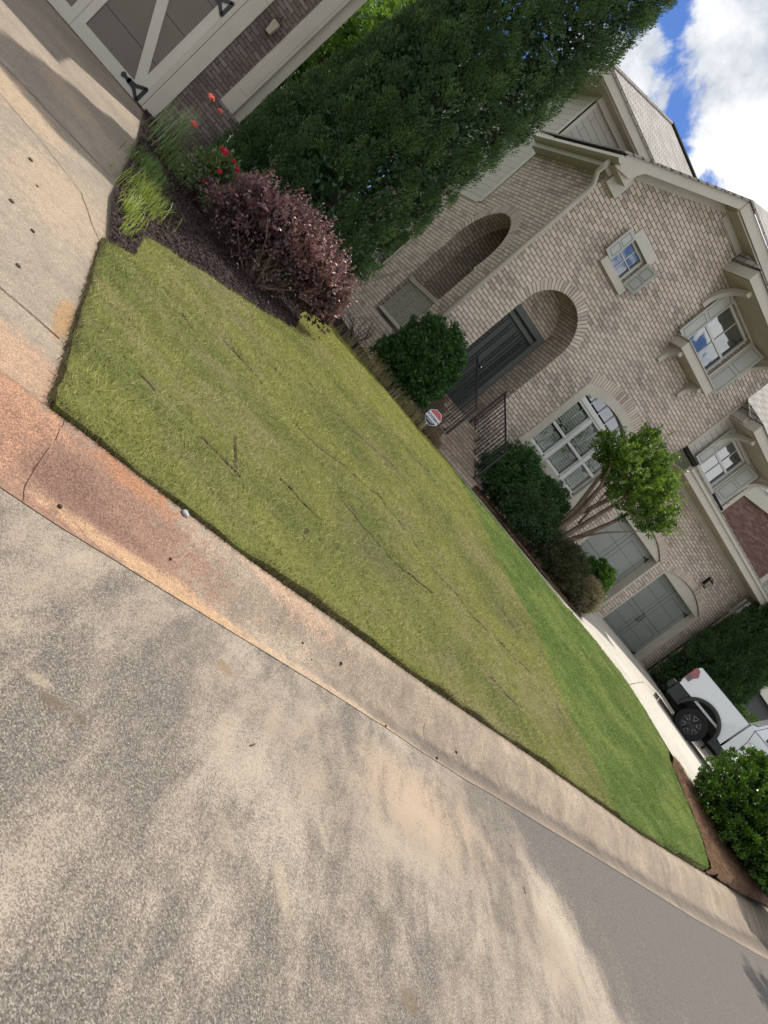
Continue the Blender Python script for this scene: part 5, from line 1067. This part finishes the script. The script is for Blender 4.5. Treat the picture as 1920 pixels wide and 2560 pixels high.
m_.tube([(.2,0,1.3),(-.05,-.1,1.9),(-.4,-.25,2.5)], [.03,.022,.012], 6); m_.tube([(.5,.05,1.0),(.8,-.1,1.6),(1.4,-.2,2.3)], [.03,.022,.012], 6)
m_.build('trunk', 'bark_smooth', t, smooth=True)
lob = [((.15,0,3.0),(.92,.8,.62)),((-1.0,0,2.65),(.5,.45,.36)),((1.6,-.1,2.7),(.4,.4,.4)),((-.3,.1,3.5),(.5,.45,.35)),((-.65,-.05,2.75),(.62,.55,.45)),((1.05,0,2.75),(.72,.7,.62)),((.5,.1,3.3),(.65,.6,.42)),((1.25,-.1,2.5),(.38,.4,.30)),((-.1,-.3,2.45),(.8,.5,.42))]
lob = [((c[0]*.92+.02, c[1]*.92, 2.9+(c[2]-2.9)*.88), tuple(q*.90 for q in r_)) for c, r_ in lob]
def crown(parent, lobes, n, ln, wd, m, ncl, sig, surf=.35, name='crown', up=.15):
    vol = np.array([l[1][0]*l[1][1] for l in lobes]); vol = vol/vol.sum(); Cs = []; Ns = []
    for l, v in zip(lobes, vol):
        k = int(ncl*v)+1; d = sph(k); Cs.append(np.array(l[0])+d*np.array(l[1])*(1-surf*rng.random((k,1)))*(1+.2*(rng.random((k,1))-.4))); Ns.append(d)
    P, D, cr_ = clumped(np.concatenate(Cs), np.concatenate(Ns), max(4, n//ncl), sig, .8, up); return leaves(name, P, D, ln*(.6+.8*rng.random(len(P))), wd*(.7+.6*rng.random(len(P))), m, parent, rnd=np.clip(.5*cr_+.5*rng.random(len(P)), 0, 1))
crown(t, lob, 17000, .085, .034, 'leaf_crape', 300, .085, surf=.6)
sprays(t, lob, 330, .32, 13, .085, .034, 'leaf_crape')
# big clipped shrub by the kerb at the right
bush('clipped_shrub', 14.85, 6.0, [((0,0,.80),(1.50,1.25,.95)),((.1,.0,1.25),(1.2,1.0,.66)),((-.2,-.1,.48),(1.34,1.15,.56)),((1.1,-.35,.7),(1.2,1.1,.80)),((.6,-.5,.4),(1.1,.9,.5))], 'large clipped rounded evergreen shrub by the kerb, lit yellow green on top', 'shrub', 'leaf_holly', 110000, .056, .028, ncl=2600, sig=.045, surf=.07, stems=8)
bush('boxwood', 21.3, 11.2, [((0,0,.85),(.8,.7,.85))], 'small rounded shrub rising above the truck bed', 'shrub', 'leaf_holly', 9000, .05, .026, ncl=260, sig=.05, stems=4)
bush('boxwood', 20.95, 13.25, [((0,0,.22),(.26,.26,.26))], 'tiny yellow green shrub at the foot of the garage corner downspout', 'shrub', 'leaf_holly', 1800, .04, .022, ncl=80, sig=.04, stems=3)
# background trees
def bgtree(x, y, h, lobes, lab, z0=-.9, n=26000, m='leaf_background'):
    t = thing('leafy_tree', lab, 'tree', (x, y, z0), group='trees behind the houses')
    m_ = MB(); m_.tube([(0,0,-.2),(.1,0,h*.4),(0,.1,h*.75)], [.22,.16,.07], 8)
    for l in lobes[:4]: m_.tube([(.05,0,h*.3), tuple(np.array(l[0])*.6+np.array([0,0,h*.1])), l[0]], [.10,.07,.03], 6)
    m_.build('trunk', 'bark_dark', t); crown(t, lobes, n, .20, .11, m, n//45, .26, .5)
bgtree(3.4, 24, 7, [((0,0,4.2),(2.6,2.2,2.3)),((-1.4,0,2.8),(1.8,1.6,1.8)),((1.3,-.4,5.6),(1.8,1.6,1.5)),((.8,-1,2.4),(1.8,1.5,1.6))], 'bright green leafy tree seen between the arborvitae and the garage post')
bgtree(4.6, 31, 9, [((0,0,5.5),(3.4,3,3)),((-2,0,4),(2.4,2,2.4)),((1,-1,8),(2.4,2,1.8))], 'taller leafy tree farther back between the two houses')
bgtree(31, 33, 9, [((0,0,6),(4,3.5,3.4)),((-2,0,4),(3,2.6,2.4))], 'leafy tree far behind the red brick house')
t = thing('street_tree', 'small street tree by the kerb beyond the clipped shrub, just outside the picture', 'tree', (15.3, 3.55, -1.5))
m_ = MB(); m_.tube([(0,0,0),(-.5,-.0,1.6),(-1.3,.1,3.2),(-2.0,.2,4.3)], [.10,.08,.06,.03], 8); m_.build('trunk', 'bark_dark', t); crown(t, [((-2.4,.35,4.6),(.9,.8,.7)),((-1.7,.0,5.2),(.9,.9,.7))], 9000, .12, .06, 'leaf_background', 260, .16, .5)
# ---------------------------------------------------------------- yard sign
sx_, sy_ = 7.42, 12.0; sz = gz(sx_, sy_)
sg = thing('yard_sign', 'octagonal red, white and navy security yard sign reading ACKERMAN in the grassy border', 'sign', (sx_, sy_, sz))
face = Vector((-.50, -.86, 0)).normalized(); sg.rotation_euler = (0, 0, math.atan2(face.x, -face.y))
zc = .36; ro = .165
def octa(r, c=(0, 0)): return [(c[0]+r*math.cos(R(22.5+45*k)), c[1]+r*math.sin(R(22.5+45*k))) for k in range(8)]
m_ = MB(); m_.box(-.012,.012,.005,.03,-.05,zc-.12); m_.build('stake', 'chrome', sg)
m_ = MB(); m_.py([(a, b+zc) for a, b in octa(ro)], -.004, .004); m_.build('panel', 'sign_white', sg)
ri = ro*.93; z1_ = .052; 
def clipoct(r, lo, hi):
    # polygon clip of an octagon between two heights
    P = octa(r)
    for (lim, keep) in ((lo, lambda q: q >= lo), (hi, lambda q: q <= hi)):
        out = []
        for i in range(len(P)):
            a, b = P[i], P[(i+1) % len(P)]
            if keep(a[1]): out.append(a)
            if keep(a[1]) != keep(b[1]): tt = (lim-a[1])/(b[1]-a[1]); out.append((a[0]+(b[0]-a[0])*tt, lim))
        P = out
    return P
m_ = MB(); m_.py([(a, b+zc) for a, b in clipoct(ri, z1_, .2)], -.006, -.0045); m_.build('red_band', 'sign_red', sg)
m_ = MB(); m_.py([(a, b+zc) for a, b in clipoct(ri, -.2, -.062)], -.006, -.0045); m_.build('navy_band', 'sign_navy', sg)
def text(s, size, z, m, name, xs=1.0):
    c = bpy.data.curves.new(name, 'FONT'); c.body = s; c.size = size; c.align_x = 'CENTER'; c.align_y = 'CENTER'; c.extrude = .0006; c.offset = size*.018
    o = bpy.data.objects.new(name, c); C.objects.link(o); dg = bpy.context.evaluated_depsgraph_get(); me = bpy.data.meshes.new_from_object(o.evaluated_get(dg)); bpy.data.objects.remove(o)
    q = bpy.data.objects.new(name, me); C.objects.link(q); me.materials.clear(); me.materials.append(M[m]); q.parent = sg; q.rotation_euler = (R(90), 0, 0); q.location = (0, -.0075, z+zc); q.scale = (xs, 1, 1)
text('ACKERMAN', .072, -.006, 'sign_navy', 'lettering', .76)
text('THIS PROPERTY', .024, .108, 'sign_pink', 'red_band_lettering', 1.0); text('PROTECTED BY', .026, .076, 'sign_pink', 'red_band_lettering', 1.0)
text('SECURITY', .042, -.088, 'sign_white', 'navy_band_lettering', .9)
# ---------------------------------------------------------------- small litter
def stone(x, y, r, z, lab, m='pebble', nm='pebble', grp=None, flat=.7):
    bm = bmesh.new(); bmesh.ops.create_icosphere(bm, subdivisions=2, radius=r)
    for v in bm.verts: v.co *= 1+random.uniform(-.14, .14); v.co.z *= flat
    me = bpy.data.meshes.new(nm); bm.to_mesh(me); bm.free(); me.materials.append(M[m]); o = bpy.data.objects.new(nm, me); C.objects.link(o); o.location = (x, y, z+r*flat*.6); tag(o, lab, 'stone' if nm == 'pebble' else 'debris', grp)
def cz_(x, y):
    a = float(np.interp(x, ASPX, ASPY)); b = float(np.interp(x, CURBX, CURBY)); t = (y-a)/(b-a); return float(np.interp(t, [0,.04,.30,.48,.70,.84,1], [-1.496,-1.508,-1.528,-1.505,-1.405,-1.374,-1.366]))
stone(1.53, 3.29, .022, cz_(1.53,3.29), 'small grey pebble on the kerb right below the lawn edge')
for k, (x, y) in enumerate(((1.55,3.05),(2.55,3.15),(2.65,3.1),(3.9,3.0),(2.9,3.2),(4.3,3.25),(3.3,2.95),(.95,2.9))):
    stone(x, y, random.uniform(.006,.012), cz_(x, y), 'dark crumb of dirt lying on the concrete kerb', 'soil', 'dirt_crumb', 'dirt crumbs on the kerb')
for k, (x, y) in enumerate(((.12,5.25),(-.02,4.75),(.05,6.35),(.18,5.95),(.33,4.45),(-.25,6.1),(.3,5.1))):
    stone(x, y, random.uniform(.010,.022), float(gd(x, y))-.012, 'dark clod of dirt lying on the left driveway', 'bark_dark', 'dirt_clod', 'dirt clods on the driveway', .5)
def twig(x, y, a, l):
    m_ = MB(); p = np.array([x, y, -1.495]); pts = [p]
    for k in range(4): a += random.uniform(-.25,.25); p = p+np.array([math.cos(a)*l/4, math.sin(a)*l/4, random.uniform(-.0,.002)]); pts.append(p)
    m_.tube(pts, .0028, 5); o = m_.build('twig', 'bark_dark'); tag(o, 'short dark twig lying on the dusty street', 'twig', 'twigs on the street')
for (x, y, a, l) in ((1.95,2.1,.3,.035),(4.4,2.2,.8,.05)): twig(x, y, a, l)
# ---------------------------------------------------------------- render hints
sc.render.engine = 'CYCLES'
sc.cycles.max_bounces = 6; sc.cycles.transparent_max_bounces = 8
